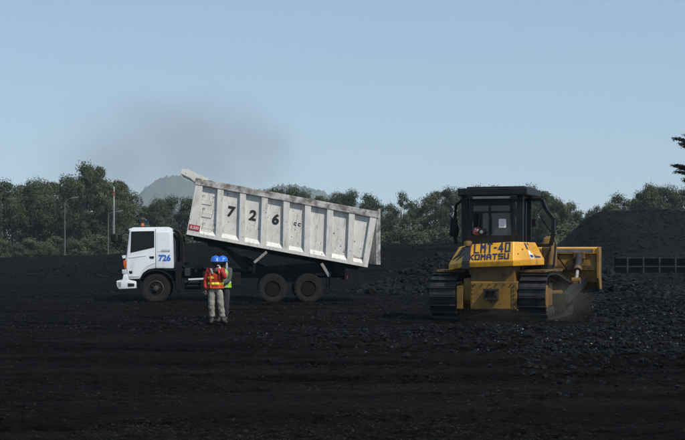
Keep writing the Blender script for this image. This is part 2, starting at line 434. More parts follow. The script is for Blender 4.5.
# big coal pile on the right
px = np.array([470, 530, 548, 558, 566, 576, 586, 600, 614, 640, 685, 760, 900.])
py = np.array([262, 260, 256, 248, 240, 228, 217.5, 211, 208.5, 209, 210.5, 212, 222.])
def pile_h(x, y):
    # ridge along Y=132; foot at Y~104
    rx = CX+FPX*x/132.0
    top = CAMZ+(HOR-np.interp(rx, px, py))*132/FPX
    top = np.maximum(top, -.5)
    t = np.clip((y-103.5)/(132-103.5), 0, 1); s = np.where(y < 132, t, np.clip(1-(y-132)/26, 0, 1))
    return top*np.minimum(1, s*1.04)+.35*fbm(x/5, y/5, 4)*np.clip(s*3, 0, 1)+.16*fbm(x/.9, y/.9, 3)*np.clip(s*3, 0, 1)-.12
gx = np.linspace(14, 66, 330); gy = np.concatenate([np.linspace(103, 134, 220), np.linspace(134.5, 160, 30)])
X, Y = np.meshgrid(gx, gy)
Z = pile_h(X, Y); nr, nc = X.shape
i = (np.arange(nr-1)[:, None]*nc+np.arange(nc-1)[None, :]).ravel()
structure(mesh_np('coal_pile', np.stack([X, Y, Z], -1).reshape(-1, 3), np.stack([i, i+1, i+1+nc, i+nc], 1), M['coal_pile'], smooth=True))

# ------------------------------------------------------------ loose coal
ico = bmesh.new(); bmesh.ops.create_icosphere(ico, subdivisions=1, radius=1)
IV = np.array([v.co[:] for v in ico.verts]); IF = np.array([[v.index for v in f.verts] for f in ico.faces]); ico.free()
def rocks(name, P, S, material, kind='stuff', flat=.75):
    n = len(P); base = IV[None]*(1+rng.uniform(-.32, .32, (n, len(IV), 1)))
    base = base*rng.uniform(.55, 1.25, (n, 1, 3))
    q = rng.normal(size=(n, 4)); q /= np.linalg.norm(q, axis=1)[:, None]
    w_, x_, y_, z_ = q.T
    Rm = np.stack([1-2*(y_*y_+z_*z_), 2*(x_*y_-z_*w_), 2*(x_*z_+y_*w_), 2*(x_*y_+z_*w_), 1-2*(x_*x_+z_*z_), 2*(y_*z_-x_*w_),
                   2*(x_*z_-y_*w_), 2*(y_*z_+x_*w_), 1-2*(x_*x_+y_*y_)], 1).reshape(n, 3, 3)
    Vv = np.einsum('nij,nkj->nki', Rm, base)*S[:, None, None]; Vv[:, :, 2] *= flat
    Vv += P[:, None, :]
    Ff = IF[None]+(np.arange(n)*len(IV))[:, None, None]
    o = mesh_np(name, Vv.reshape(-1, 3), Ff.reshape(-1, 3), material)
    if kind: o['kind'] = kind
    return o
def sizes(n, lo, hi, a=2.2): return lo*(1-rng.random(n)*(1-(hi/lo)**(-a)))**(-1/a)
allP = []; allS = []
def scatter(n, fx, lo, hi, a=2.2, sink=.25, hf=HT):
    x, y = fx(n); s = sizes(len(x), lo, hi, a); z = hf(x, y)+s*(.5-sink)*.6
    allP.append(np.stack([x, y, z], 1)); allS.append(s)
def fan(y0, y1, t0, t1, pw=1.0):
    def f(n):
        y = y0*(y1/y0)**(rng.random(n)**pw); x = y*rng.uniform(t0, t1, n); return x, y
    return f
# fine gravel over the whole yard
def patchy(f, sc=2.6, lo=-.28, hi=.3):
    def g(n):
        x, y = f(n); k = rng.random(n) < .12+.88*sst(lo, hi, fbm(x/sc, y/(sc*1.3), 2)); return x[k], y[k]
    return g
scatter(62000, patchy(fan(11.5, 34, -.285, .285)), .006, .024, 2.6)
scatter(16000, fan(30, 80, -.29, .29), .014, .06, 2.4)
rocks('coal_gravel', np.concatenate(allP), np.concatenate(allS), M['coal_gravel']); allP.clear(); allS.clear()
# windrow
def wr(n):
    x = rng.uniform(-2.5, 10, n)**1; x = np.where(rng.random(n) < .35, rng.uniform(3, 10, n), x)
    c = 27.5-.18*(x-3); y = c+rng.normal(0, 2.1, n)
    k = rng.random(n) < np.clip((x+3)/6, .1, 1); return x[k], y[k]
scatter(30000, wr, .012, .085, 2.2)
def wr2(n):
    y = rng.normal(28, 3.6, n); x = y*rng.uniform(.10, .29, n); k = rng.random(n) < sst(.08, .2, x/y+.04*pn(x*1.3, y*1.3)); return x[k], np.abs(y[k])+4*0
scatter(12000, wr2, .015, .085, 2.1)
scatter(17000, fan(33, 92, .19, .29), .025, .14, 2.3)
scatter(1800, patchy(fan(34, 56, -.02, .2)), .02, .08, 2.2)
def heap(cx, cy, rx, ry):
    def f(n): return rng.normal(cx, rx, n), rng.normal(cy, ry, n)
    return f
scatter(5500, heap(6.4, 59.6, 2.2, 2.0), .06, .30, 2.0)
scatter(2300, heap(3.6, 58.6, 1.2, 1.5), .05, .24, 2.0)
scatter(4000, heap(11.5, 55, 1.8, 4), .05, .28, 2.0)
scatter(5000, lambda n: (rng.uniform(-24, 34, n), rng.uniform(84, 125, n)), .05, .22, 2.2)
scatter(9000, lambda n: (rng.uniform(16, 60, n), rng.uniform(104, 133, n)), .06, .26, 2.4, hf=pile_h)
P_ = np.concatenate(allP); S_ = np.concatenate(allS); k_ = rng.random(len(S_)) < .03
rocks('coal_rubble', P_[~k_], S_[~k_], M['coal_rock'])
M['coal_glint'] = coal_mat('coal_glint', (.02, .02, .02), (.08, .08, .08), (.2, .4), 0, .5)
k_ = k_ & (P_[:, 1] > 23.5)
rocks('glint_flakes', P_[k_]+[0, 0, .02], np.minimum(S_[k_]*.7, .032), M['coal_glint'])  # small paler, glossier flakes: glints on the coal put into their colour
# the few single lumps that stand out
for (bx, by, bs, lab) in ((5.15, 58.6, .50, 'big dark coal boulder on top of the rubble heap left of the bulldozer'),
                          (1.15, 55.0, .33, 'pale faced coal boulder alone at the left foot of the rubble heap'),
                          (3.9, 56.0, .26, 'small flat coal boulder midway along the rubble heap front')):
    b = bmesh.new(); bmesh.ops.create_icosphere(b, subdivisions=2, radius=1)
    rr = random.Random(int(bx*100))
    for vv in b.verts:
        f = 1+.22*math.sin(3.1*vv.co.x+bx)+.18*math.sin(4.3*vv.co.y+by)+rr.uniform(-.07, .07)
        vv.co = Vector((vv.co.x*f*bs, vv.co.y*f*bs*.8, vv.co.z*f*bs*.7))
    o = bm_obj(b, 'coal_boulder', M['coal_rock'], smooth=False)
    o.location = (bx, by, float(HT(bx, by))+bs*.3); tag(o, lab, 'coal boulder', 'coal boulders on the rubble heap')

# ------------------------------------------------------------ far hills
def hill(name, prof, D, seed):
    pxs = np.array([p[0] for p in prof], float); pys = np.array([p[1] for p in prof], float)
    x0 = (pxs[0]-CX)/FPX*D; x1 = (pxs[-1]-CX)/FPX*D
    gx = np.linspace(x0, x1, 900); gy = np.linspace(-400, 300, 160)
    X, Y = np.meshgrid(gx, gy)
    top = CAMZ+(HOR-np.interp(CX+FPX*X/D, pxs, pys))*D/FPX
    s = np.clip(1-np.abs(Y/430)**.9, 0, 1)
    bump = 16*np.abs(fbm(X/42+seed, Y/42, 3))+11*np.abs(fbm(X/12+seed, Y/12, 2))-6
    Z = top*s+bump*np.clip(s*2, 0, 1)-14*(1-s)-1.4
    nr, nc = X.shape; i = (np.arange(nr-1)[:, None]*nc+np.arange(nc-1)[None, :]).ravel()
    return structure(mesh_np(name, np.stack([X, Y+D, Z], -1).reshape(-1, 3), np.stack([i, i+1, i+1+nc, i+nc], 1), M['hillgreen']))
M['hillgreen'] = mat('forested_hill', (.030, .042, .022), .9, col2=(.07, .085, .045), nscale=.05, nrange=(.4, .6))
hill('hill', [(60, 250), (112, 226), (126, 210), (134, 203), (142, 190), (152, 181), (162, 177), (172, 174), (182, 176), (192, 180), (204, 186),
              (225, 190), (250, 190), (270, 187), (282, 184), (296, 183), (312, 187), (330, 193), (350, 200), (376, 206), (400, 213), (440, 228), (500, 247)], 3500, 3)
# ------------------------------------------------------------ dump truck
TY = R(5.0)
T0 = Vector((-6.71-1.22*math.sin(TY), 46.76+1.22*math.cos(TY), 0))
ex = Vector((math.cos(TY), math.sin(TY), 0)); ey = Vector((-math.sin(TY), math.cos(TY), 0))
def side(px, py, yl=-1.22):
    """where a sight line meets the truck's lengthwise plane yl: local (x, z)"""
    d = ray(px, py); o = Vector((0, 0, CAMZ))-T0
    t = (yl-o.dot(ey))/d.dot(ey); p = o+d*t
    return (p.dot(ex), p.z)
truck = thing('dump_truck', 'white dump truck numbered 726 with its load body tipped up, behind the two workers', 'dump truck', T0, TY)
# ---- cab
def sd_(pts, yl=-1.22): return [side(a, b, yl) for a, b in pts]
cab_out = sd_([(129.6, 229.6), (132.2, 227.4), (168.8, 226.9), (171.6, 228.6), (172.8, 233), (173.8, 268.6), (155, 268.4), (148, 269.8), (142.8, 273.4), (139.8, 279.2), (127.6, 279.2), (124.6, 270), (124.8, 262), (126.2, 256.8)])
b = MB(); b.prism(cab_out, -1.2, 1.2, bev=.075)
cabp = b.build('cab', M['cab_white'], truck, smooth='auto')
YS = -1.2
def plate(pts, y, th, m, name, parent, bev=0, smooth=False):
    return MB().prism(sd_(pts, y), y-th, y+.0, bev=bev).build(name, m, parent, smooth)
door = plate([(127.2, 257), (130.9, 231.2), (154.6, 230.3), (154.9, 263), (147, 266.5), (142, 271), (139.4, 276.6), (128.6, 276.8), (126.6, 268)], YS+.001, .014, M['cab_white'], 'door', cabp, bev=.006)
fr = plate([(130.4, 252.8), (131.3, 231.4), (154.3, 231.0), (154.3, 247.4)], YS-.013, .008, M['black'], 'window', door)
plate([(131.4, 251.4), (132.3, 232.6), (153.2, 232.2), (153.2, 246.6)], YS-.020, .004, M['glass'], 'pane', door)
plate([(149.4, 256.4), (154.0, 256.2), (154.0, 258.2), (150.6, 258.3)], YS-.013, .02, M['black'], 'door_handle', door)
plate([(128.8, 257.2), (146, 254.9), (146, 255.7), (129, 258.1)], YS-.013, .012, M['cab_white'], 'body_crease', door)
plate([(129.0, 271.0), (132.3, 271.0), (132.3, 273.6), (129.4, 273.6)], YS-.013, .008, M['black'], 'step_recess', door)
plate([(156.8, 232.2), (169.6, 231.9), (170.3, 251.5), (157.2, 251.8)], YS+.001, .01, M['cab_white'], 'quarter_panel', cabp, bev=.005)
for k in range(3):
    plate([(161, 249.8+k*.75), (170.0, 249.8+k*.75), (170.0, 250.1+k*.75), (161, 250.1+k*.75)], YS-.009, .004, M['galv'], 'vent_line', cabp)
# panel gaps
plate([(155.2, 229), (155.7, 229), (156.1, 268.2), (155.6, 268.2)], YS+.001, .004, M['dgrey'], 'panel_gap', cabp)
# front face: windscreen, grille
fx = lambda z: -1.19
zt = side(131, 231)[1]; zb = side(128, 253)[1]
xw0, xw1 = side(130.2, 231)[0], side(126.8, 253)[0]
b = MB(); b._new([(xw0-.035, -1.02, zt), (xw1-.035, -1.08, zb), (xw1-.035, 1.08, zb), (xw0-.035, 1.02, zt), (xw0+.04, -1.02, zt), (xw1+.04, -1.08, zb), (xw1+.04, 1.08, zb), (xw0+.04, 1.02, zt)],
              [(0, 1, 2, 3), (7, 6, 5, 4), (0, 4, 5, 1), (1, 5, 6, 2), (2, 6, 7, 3), (3, 7, 4, 0)])
b.build('windscreen', M['glass'], cabp)
gx_ = side(124.6, 266)[0]; gz = side(125, 266)[1]
b = MB()
for k in range(4): b.box((gx_-.02, 0, gz-.14+k*.1), (.05, 1.3, .05))
b.build('grille', M['black'], cabp)
# far side door window
MB().prism(sd_([(131.4, 251.4), (132.3, 232.6), (153.2, 232.2), (153.2, 246.6)]), 1.201, 1.212).build('window', M['glass'], cabp)
# amber corner lamps
for s in (-1, 1):
    pts = sd_([(123.4, 260.4), (126.5, 259.8), (126.5, 268.4), (124.4, 268.6), (123.3, 265)])
    MB().prism(pts, s*1.225, s*1.0, bev=.015).build('indicator_lamp', M['orange'], truck, smooth='auto')
    hp = sd_([(121.8, 269.6), (127, 269.4), (127.4, 274), (122.2, 274)])
    MB().prism(hp, s*1.2, s*.8, bev=.02).build('headlamp', M['lamp'], truck, smooth='auto')
    MB().prism(sd_([(121.8, 255.6), (125.6, 255.2), (125.6, 258.4), (122.6, 258.6)]), s*1.21, s*.98, bev=.01).build('corner_panel', M['bumper'], truck)
# bumper
bp = sd_([(116.4, 280.9), (122.4, 280.2), (123.4, 274.4), (127.8, 274.2), (128.4, 279.8), (136.2, 281.4), (136.4, 288.3), (118.6, 289.2), (116.8, 286)])
bump_ = MB().prism(bp, -1.22, 1.22, bev=.03).build('bumper', M['bumper'], truck, smooth='auto')
MB().prism(sd_([(127.8, 283.2), (134.4, 283.6), (134.4, 286.2), (127.8, 286.6)]), -1.232, -1.215).build('fog_lamp_recess', M['dgrey'], bump_)
MB().prism(sd_([(117.6, 282.2), (121.0, 282.0), (121.2, 286.8), (118.6, 287)]), -1.228, -1.215).build('bumper_end_shade', M['galv'], bump_)  # grey plate stands in for the shaded face at the bumper end
# beacon
bx, bz = side(142.4, 226.8, -.6)
bc = MB().lathe([(.07, 0), (.07, .05)], (bx, -.6, bz-.03), 'z', 12).build('beacon', M['black'], truck)
MB().lathe([(.06, 0), (.062, .04), (.05, .09), (.02, .11)], (bx, -.6, bz+.02), 'z', 14).build('beacon_lens', M['orange'], bc, smooth='auto')
# roof visor edge
MB().prism(sd_([(128.0, 230.6), (129.2, 228.6), (133.5, 227.9), (133.5, 229.4)]), -1.12, 1.12, bev=.01).build('sun_visor', M['cab_white'], truck)
# mirror, arms and whip pole
mx, mz = side(113.6, 238, -1.4)
for s in (-1, 1):
    yy = s*1.42
    b = MB(); b.box((mx, yy, mz), (.17, .26, .30), bev=.03)
    mir = b.build('mirror', M['black'], truck)
    b = MB(); a0 = side(124.6, 256, -1.2); a1 = side(128.8, 232, -1.2)
    b.tube([(a0[0], s*1.15, a0[1]), (mx+.06, s*1.36, mz-.32), (mx, yy, mz-.12)], .016, 6)
    b.tube([(a1[0], s*1.15, a1[1]), (mx+.22, s*1.3, mz+.22), (mx, yy, mz+.14)], .014, 6)
    b.build('mirror_arm', M['dgrey'], mir)
p0 = side(113.8, 234, -1.42); p1 = side(113.9, 186.5, -1.42)
pb = MB().tube([(p0[0], -1.42, p0[1]), (p0[0]+.005, -1.42, p0[1]*.42+p1[1]*.58)], .033, 8).build('whip_pole', M['polegrey'], truck, smooth='auto')
q0 = p0[1]*.42+p1[1]*.58; q1 = p1[1]
MB().tube([(p0[0]+.005, -1.42, q0), (p0[0]+.005, -1.42, q1)], .026, 8).build('pole_tip', M['polewhite'], pb, smooth='auto')
zc = side(114, 193.5, -1.42)[1]
MB().tube([(p0[0]+.005, -1.42, zc-.08), (p0[0]+.005, -1.42, zc+.08)], .031, 8).build('pole_band', M['dullred'], pb)
# blue number
def text_side(txt, px, py, hpx, m, parent, y, bold=0, sx=1.0, tilt=0, name='number', shear=0):
    x, z = side(px, py, y)
    mtx = Matrix.Translation((x, y, z)) @ Matrix.Rotation(tilt, 4, 'Y') @ Matrix.Rotation(R(90), 4, 'X')
    return text_part(txt, hpx/27.5/.70, mtx, m, parent, name, bold, .003, shear, sx)
text_side('726', 164.6, 258.2, 5.6, M['num_blue'], cabp, YS-.006, .012, 1.0)

# ---- wheels
def tyre_bm(r, wd, lugs=34):
    b = MB(); h = wd/2; ri = r*.56
    b.lathe([(ri, -h*.72), (r*.80, -h*1.0), (r*.93, -h*.98), (r*.985, -h*.80), (r, -h*.6), (r, h*.6), (r*.985, h*.8), (r*.93, h*.98), (r*.8, h), (ri, h*.72), (ri, -h*.72)], axis='y', n=48)
    for k in range(lugs):
        a = 2*math.pi*k/lugs
        for s in (-1, 1):
            aa = a+(math.pi/lugs if s > 0 else 0)
            b.box((math.cos(aa)*(r*.985), s*h*.66, math.sin(aa)*(r*.985)), (r*.09, h*.66, r*.115), rot=(0, -aa, 0))
    return b
def wheel(x, ysgn, dual, r=.512, wd=.275):
    front = not dual
    z = r-.015
    b = MB(); s = ysgn
    if front:
        b.lathe([(r*.57, .10), (r*.55, -.10), (r*.50, -.11), (r*.47, -.03), (r*.40, -.02), (r*.36, -.085), (r*.19, -.10), (r*.17, -.17), (r*.06, -.18)], axis='y', n=32)
        for k in range(8):
            a = 2*math.pi*k/8+.2; b.lathe([(.019, 0), (.019, -.04)], (math.cos(a)*r*.275, -.085, math.sin(a)*r*.275), 'y', 6)
        for k in range(8):
            a = 2*math.pi*(k+.5)/8; b.lathe([(.03, 0), (.02, -.004)], (math.cos(a)*r*.44, -.035, math.sin(a)*r*.44), 'y', 8)
    else:
        b.lathe([(r*.57, .12), (r*.56, -.13), (r*.52, -.135), (r*.49, -.02), (r*.44, .10), (r*.30, .105), (r*.26, -.04), (r*.2, -.09), (r*.05, -.10)], axis='y', n=32)
        for k in range(8):
            a = 2*math.pi*k/8; b.lathe([(.02, 0), (.02, -.04)], (math.cos(a)*r*.35, .10, math.sin(a)*r*.35), 'y', 6)
    w_ = b.build('wheel', M['rim' if front else 'black'], truck, smooth='auto')
    tyre_bm(r, wd).build('tyre', M['rubber'], w_, smooth='auto')
    if dual:
        t2 = tyre_bm(r, wd).build('tyre', M['rubber'], w_, smooth='auto'); t2.location = (0, .33, 0)
    w_.location = (x, s*1.08, z)
    if s > 0: w_.rotation_euler = (0, 0, math.pi)
    return w_
x1 = side(273, 290)[0]; x2 = side(309, 290)[0]
for s in (-1, 1):
    wheel(0, s, False); wheel(x1, s, True); wheel(x2, s, True)
print('wheel x', x1, x2)
# ---- chassis
zr = .98
xe = side(343.5, 270, -.45)[0]
chs = MB()
for s in (-1, 1): chs.box2((-.9, s*.38-.05, zr-.13), (xe, s*.38+.05, zr+.13))
for x in (.1, 1.3, 2.4, x1-.55, (x1+x2)/2, x2+.6, xe-.06): chs.box((x, 0, zr), (.1, .8, .18))
chassis = chs.build('chassis_frame', M['black'], truck)
# subframe under the body pivot, rising to the rear
b = MB()
f0 = side(252, 267.2, -.5); f1 = side(322, 262.8, -.5); f2 = side(343.5, 265.5, -.5)
for s in (-1, 1):
    b.prism([(f0[0], zr+.14), (f0[0], f0[1]), (f1[0], f1[1]), (f2[0], f2[1]), (f2[0], zr+.14)], s*.55-.05, s*.55+.05)
for x in (f0[0]+.1, f0[0]+1.2, f1[0]-.2, f2[0]-.1): b.box((x, 0, zr+.26), (.12, 1.1, .14))
b.build('subframe', M['black'], truck)
b = MB()
for s in (-1, 1):
    hpz = side(339, 262, -.6)
    b.prism(sd_([(333, 275), (334.5, 262.5), (340, 260.5), (344.5, 264), (344.5, 276)], -.65), s*.74-.06, s*.74+.06)
b.tube([(hpz[0]+.02, -.85, hpz[1]-.05), (hpz[0]+.02, .85, hpz[1]-.05)], .06, 10)
b.build('hinge_bracket', M['black'], truck)
# axles, springs
b = MB()
for x in (0, x1, x2):
    b.tube([(x, -.95, .5), (x, .95, .5)], .07, 10)
for x in (x1, x2): b.ell((x, 0, .52), (.26, .24, .24))
b.build('axle', M['black'], truck, smooth='auto')
b = MB()
for s in (-1, 1):
    for k in range(5):
        L = 1.0-.14*k; xc = (x1+x2)/2
        b.tube([(xc-L, s*.62, .62+.01*k), (xc, s*.62, .86-.03*k), (xc+L, s*.62, .62+.01*k)], .022, 4)
        b.tube([(-L*.8, s*.45, .80), (0, s*.45, .66+.02*k), (L*.8, s*.45, .80)], .02, 4)
    b.box(((x1+x2)/2, s*.6, .78), (.3, .16, .3))
b.build('leaf_spring', M['black'], truck)
# front wheel arch flare + mud flaps
b = MB()
for s in (-1, 1):
    pts = []
    for k in range(13):
        a = R(8+k*13.2); pts.append((math.cos(a)*.66, .5+math.sin(a)*.66))
    for k in range(12):
        p, q = pts[k], pts[k+1]
        b.beam((p[0], s*1.02, p[1]), (q[0], s*1.02, q[1]), .40, .035, up=(p[0], 0, p[1]-.5))
    b.box((.74, s*1.02, .62), (.05, .42, .72))
b.build('wheel_arch', M['black'], truck)
b = MB()
for s in (-1, 1):
    b.box((x2+.78, s*.95, .78), (.025, .56, .62))
    for xx in (x1, x2):
        pass
b.build('mud_flap', M['black'], truck)
# behind-cab stack: intake snorkel, exhaust, box
def L(px, py, y=-1.0): return side(px, py, y)
b = MB()
pts = [L(173.5, 229.5), L(178.5, 231.5), L(182, 238), L(183.2, 248), L(183.2, 262)]
for s in (-1,):
    b.tube([(p[0], s*1.0, p[1]) for p in pts], [.07, .09, .10, .10, .10], 8)
pts = [L(174, 233), L(177.5, 240), L(178, 262)]
b.tube([(p[0], -.75, p[1]) for p in pts], .075, 8)
b.build('air_intake', M['black'], truck, smooth='auto')
def blk(x0, y0, x1_, y1, ya, yb, name, m='black', bev=.02, parent=None):
    p = sd_([(x0, y0), (x1_, y0), (x1_, y1), (x0, y1)], ya)
    return MB().prism(p, ya, yb, bev=bev).build(name, M[m], parent or truck)
blk(175.2, 262, 181.4, 291, -1.12, -.6, 'battery_box')
blk(184.6, 268.5, 190, 276, -1.05, -.5, 'air_filter', 'dgrey')
ft = blk(202.6, 271.5, 226, 289, -1.14, -.5, 'fuel_tank', 'black', .06)
for xx in (206.5, 221.5): blk(xx, 271.0, xx+1.2, 289.6, -1.155, -.5, 'tank_strap', 'dgrey', 0, ft)
blk(228.5, 272.5, 240.5, 286.5, -1.1, -.55, 'toolbox', 'black', .03)
b = MB()
for k, (xx, zz) in enumerate(((192.5, 287), (192.5, 282.5))):
    p = L(xx, zz, -.9); b.tube([(p[0]-.28, -.9, p[1]), (p[0]+.3, -.9, p[1])], .085, 12)
b.build('air_tank', M['black'], truck, smooth='auto')
g0 = L(188.4, 279.4, -1.16); g1 = L(204.5, 278.6, -1.16)
b = MB().beam((g0[0], -1.16, g0[1]), (g1[0], -1.16, g1[1]), .03, .055)
gr = b.build('side_guard', M['whitebar'], truck)
b = MB()
for xx in (189.5, 203.5):
    p = L(xx, 279.2, -1.13); b.box((p[0], -.8, p[1]), (.05, .68, .04))
b.build('guard_bracket', M['black'], gr)
# posts and hoses standing on the frame ahead of the lift
b = MB()
for xx, zt in ((186.5, 262), (196, 265.5), (236, 268), (247, 266)):
    p = L(xx, zt, -.6); b.box2((p[0]-.05, -.64, 1.05), (p[0]+.05, -.56, p[1]))
p = L(200, 268, -.5); b.box2((p[0]-.4, -.45, 1.08), (p[0]+.35, .45, p[1]))
p0_ = L(184, 268, -.5); p1_ = L(243, 270, -.5); b.box2((p0_[0], -.5, 1.1), (p1_[0], -.4, 1.2))
b.build('frame_fittings', M['black'], truck)
b = MB()
for yy, dz in ((-.62, 0), (-.58, .06), (-.5, .1)):
    a = L(179, 262+dz*20, -.6); c = L(196, 266, -.6); e = L(190, 272, -.6)
    b.tube([(a[0], yy, a[1]), (e[0], yy, e[1]-dz), (c[0], yy, c[1]-dz), (c[0]+.5, yy, 1.15)], .02, 6)
b.build('hose', M['black'], truck, smooth='auto')

# ---- tipped load body
A = side(186.4, 234.4, -1.24); B = side(367.6, 267.4, -1.24)
BL = math.hypot(B[0]-A[0], B[1]-A[1]); BT = math.atan2(A[1]-B[1], B[0]-A[0])
def bl(px, py, y=-1.24):
    x, z = side(px, py, y); dx, dz = x-A[0], z-A[1]
    return (dx*math.cos(BT)-dz*math.sin(BT), dx*math.sin(BT)+dz*math.cos(BT))
BH = bl(194, 177.4)[1]
print('body', BL, math.degrees(BT), BH, bl(378.5, 211))
b = MB()
YO = 1.24; YI = 1.13
for s in (-1, 1):
    b.box2((.03, s*YI, .16), (BL-.06, s*(YI-.045), BH-.2))                       # side plate
    b.prism([(s*(YO-.012), .12), (s*YI, .27), (s*YI, .12)] if s > 0 else [(s*(YO-.012), .12), (s*YI, .12), (s*YI, .27)], .10, BL-.10, axis='x')
    b.box2((0, s*YO, 0), (BL, s*(YO-.16), .12))                                  # bottom rail
b.box2((.04, -1.12, .02), (BL-.04, 1.12, .09))                                   # floor
b.box2((.0, -1.2, .06), (.06, 1.2, BH-.08))                                      # headboard
body = b.build('load_body', M['body_white'], truck)
body.location = (A[0], 0, A[1]); body.rotation_euler = (0, BT, 0)
for s in (-1, 1):
    o = MB().box2((-.03, s*(YO+.015), BH-.235), (BL+.06, s*1.05, BH), bev=.012).build('top_rail', M['rail_white'], body)
# ribs: they lean towards the headboard
ribc = [130, 198, 262, 326, 390, 453, 517]
tops = [(133, 90), (199, 101), (263, 113), (327, 124), (390, 136), (455, 149), (519, 160)]
bots = [(129, 222), (197, 234), (260, 248), (325, 262), (387, 276), (450, 290), (513, 303)]
for s in (-1, 1):
    for (tx, ty), (bx_, by_) in zip(tops, bots):
        at_ = bl(175+tx/2.935, 160+ty/2.935)[0]; ab = bl(175+bx_/2.935, 160+by_/2.935)[0]
        hw_ = .115
        o = MB().prism([(ab-hw_, .115), (ab+hw_, .115), (at_+hw_, BH-.23), (at_-hw_, BH-.23)], s*(YO-.004), s*(YI-.002), bev=.012).build('side_rib', M['body_white'], body)
    # front corner rib, wider at the foot
    MB().prism([(.0, .115), (.47, .115), (.26, BH-.23), (.0, BH-.23)], s*(YO-.003), s*(YI-.002), bev=.012).build('side_rib', M['body_white'], body)
    MB().prism([(BL-.20, .115), (BL, .115), (BL, BH-.23), (BL-.24, BH-.23)], s*(YO-.003), s*(YI-.002), bev=.012).build('side_rib', M['body_white'], body)
# cab guard lip
lip = [bl(*p) for p in ((181.2, 168.8), (189, 169.6), (197.5, 174.6), (208.2, 178.2), (208.2, 180.6), (194.4, 181.8), (190.5, 178.2), (180.6, 173.4))]
b = MB()
for s in (-1, 1): b.prism(lip, s*(YO-.01), s*(YO-.07), bev=.008)
t0, t1, t2 = bl(180.6, 173.2), bl(190.5, 178.0), bl(194.4, 181.6)
u0, u1 = bl(181.2, 168.9), bl(189, 169.7)
b.prism([t0, t1, t2, (t2[0]+.05, t2[1]+.02), (t1[0]+.03, t1[1]+.05), (t0[0]+.03, t0[1]+.05)], -YO+.08, YO-.08)
b.prism([t0, u0, (u0[0]+.05, u0[1]), (t0[0]+.05, t0[1]+.01)], -YO+.08, YO-.08)
b.build('cab_guard', M['body_white'], body)
# hand rungs in the first panel
for (py_, tr) in ((196.5, 0), (209.5, 0), (224.2, 0)):
    a = bl(203.6, py_-.2); c = bl(214.0, py_+1.6); y = YI
    b = MB(); b.tube([(a[0], -YI, a[1]), (a[0], -YO+.02, a[1]-.12), (c[0], -YO+.02, c[1]-.12), (c[0], -YI, c[1])], .012, 6)
    o = b.build('hand_rung', M['body_white'], body)
    b = MB(); b.box((a[0], -YI-.006, a[1]+.02), (.09, .01, .08)); b.box((c[0], -YI-.006, c[1]+.02), (.09, .01, .08)); b.build('rung_mount', M['rail_white'], o)
# numbers
def text_body(txt, px, py, hpx, m, name='number', bold=.0, sx=1, y=-YI-.008, tilt=0, parent=None):
    x, z = bl(px, py, y)
    mtx = Matrix.Translation((x, y, z)) @ Matrix.Rotation(tilt, 4, 'Y') @ Matrix.Rotation(R(90), 4, 'X')
    return text_part(txt, hpx/27.2/.70, mtx, m, parent or body, name, bold, .003, 0, sx)
for ch, px_, py_ in (('7', 230.9, 212.0), ('2', 252.9, 215.9), ('6', 275.6, 219.8)):
    text_body(ch, px_, py_, 9.4, M['num_black'], bold=.022, sx=1.02)
text_body('c', 295.2, 223.2, 4.6, M['num_black'], bold=.004, sx=1.1); text_body('c', 299.4, 224.0, 4.6, M['num_black'], bold=.004, sx=1.1)
a = bl(189.4, 224.0); c = bl(199.2, 231.4)
pl_ = MB().box2((a[0]+.0, -YO-.012, c[1]), (c[0], -YO+.0, a[1])).build('warning_plate', M['red'], body)
text_body('8.300', (189.4+199.0)/2+.2, 227.9, 2.9, M['cream'], 'plate_lettering', .006, .9, y=-YO-.018, parent=pl_)
# dents: small battered patch on the last panels
b = MB()
for (qx, qy, ww, hh) in ((346, 247.5, .07, .38), (357, 258.5, .55, .16), (363, 259, .2, .1)):
    p = bl(qx, qy); b.box((p[0], -YI-.006, p[1]), (ww, .012, hh), rot=(0, .25, 0), bev=.005)
b.build('patch_weld', M['rail_white'], body)
# underbody: long members and crossers
b = MB()
for s in (-1, 1): b.box2((.25, s*.42-.06, -.16), (BL-.25, s*.42+.06, .018))
for k in range(9): b.box2((.3+k*.76, -1.1, -.08), (.38+k*.76, 1.1, .018))
b.box2((.02, -1.2, -.05), (BL*.2, 1.2, .015))
b.build('underframe', M['black'], body)
# tailgate hangs plumb from the top rear corner
tg = bl(378.6, 207.8); tb = side(377.2, 207.8, -1.24); te = side(376.0, 264.8, -1.24)
h = tb[1]-te[1]
b = MB()
b.box2((-.02, -1.22, -h), (.05, 1.22, -.12))
for s in (-1, 1): b.box2((.05, s*1.23, -h), (.13, s*1.11, -.05))
for k in range(4): b.box2((.05, -1.11, -h+.02+k*(h-.3)/3), (.11, 1.11, -h+.14+k*(h-.3)/3))
tgo = b.build('tailgate', M['rail_white'], body); tgo.location = (tg[0]-.06, 0, tg[1]); tgo.rotation_euler = (0, -BT, 0)
for s in (-1, 1):
    b = MB(); b.box((-.0, s*1.17, .02), (.14, .07, .16)); b.build('gate_hinge', M['dgrey'], tgo)
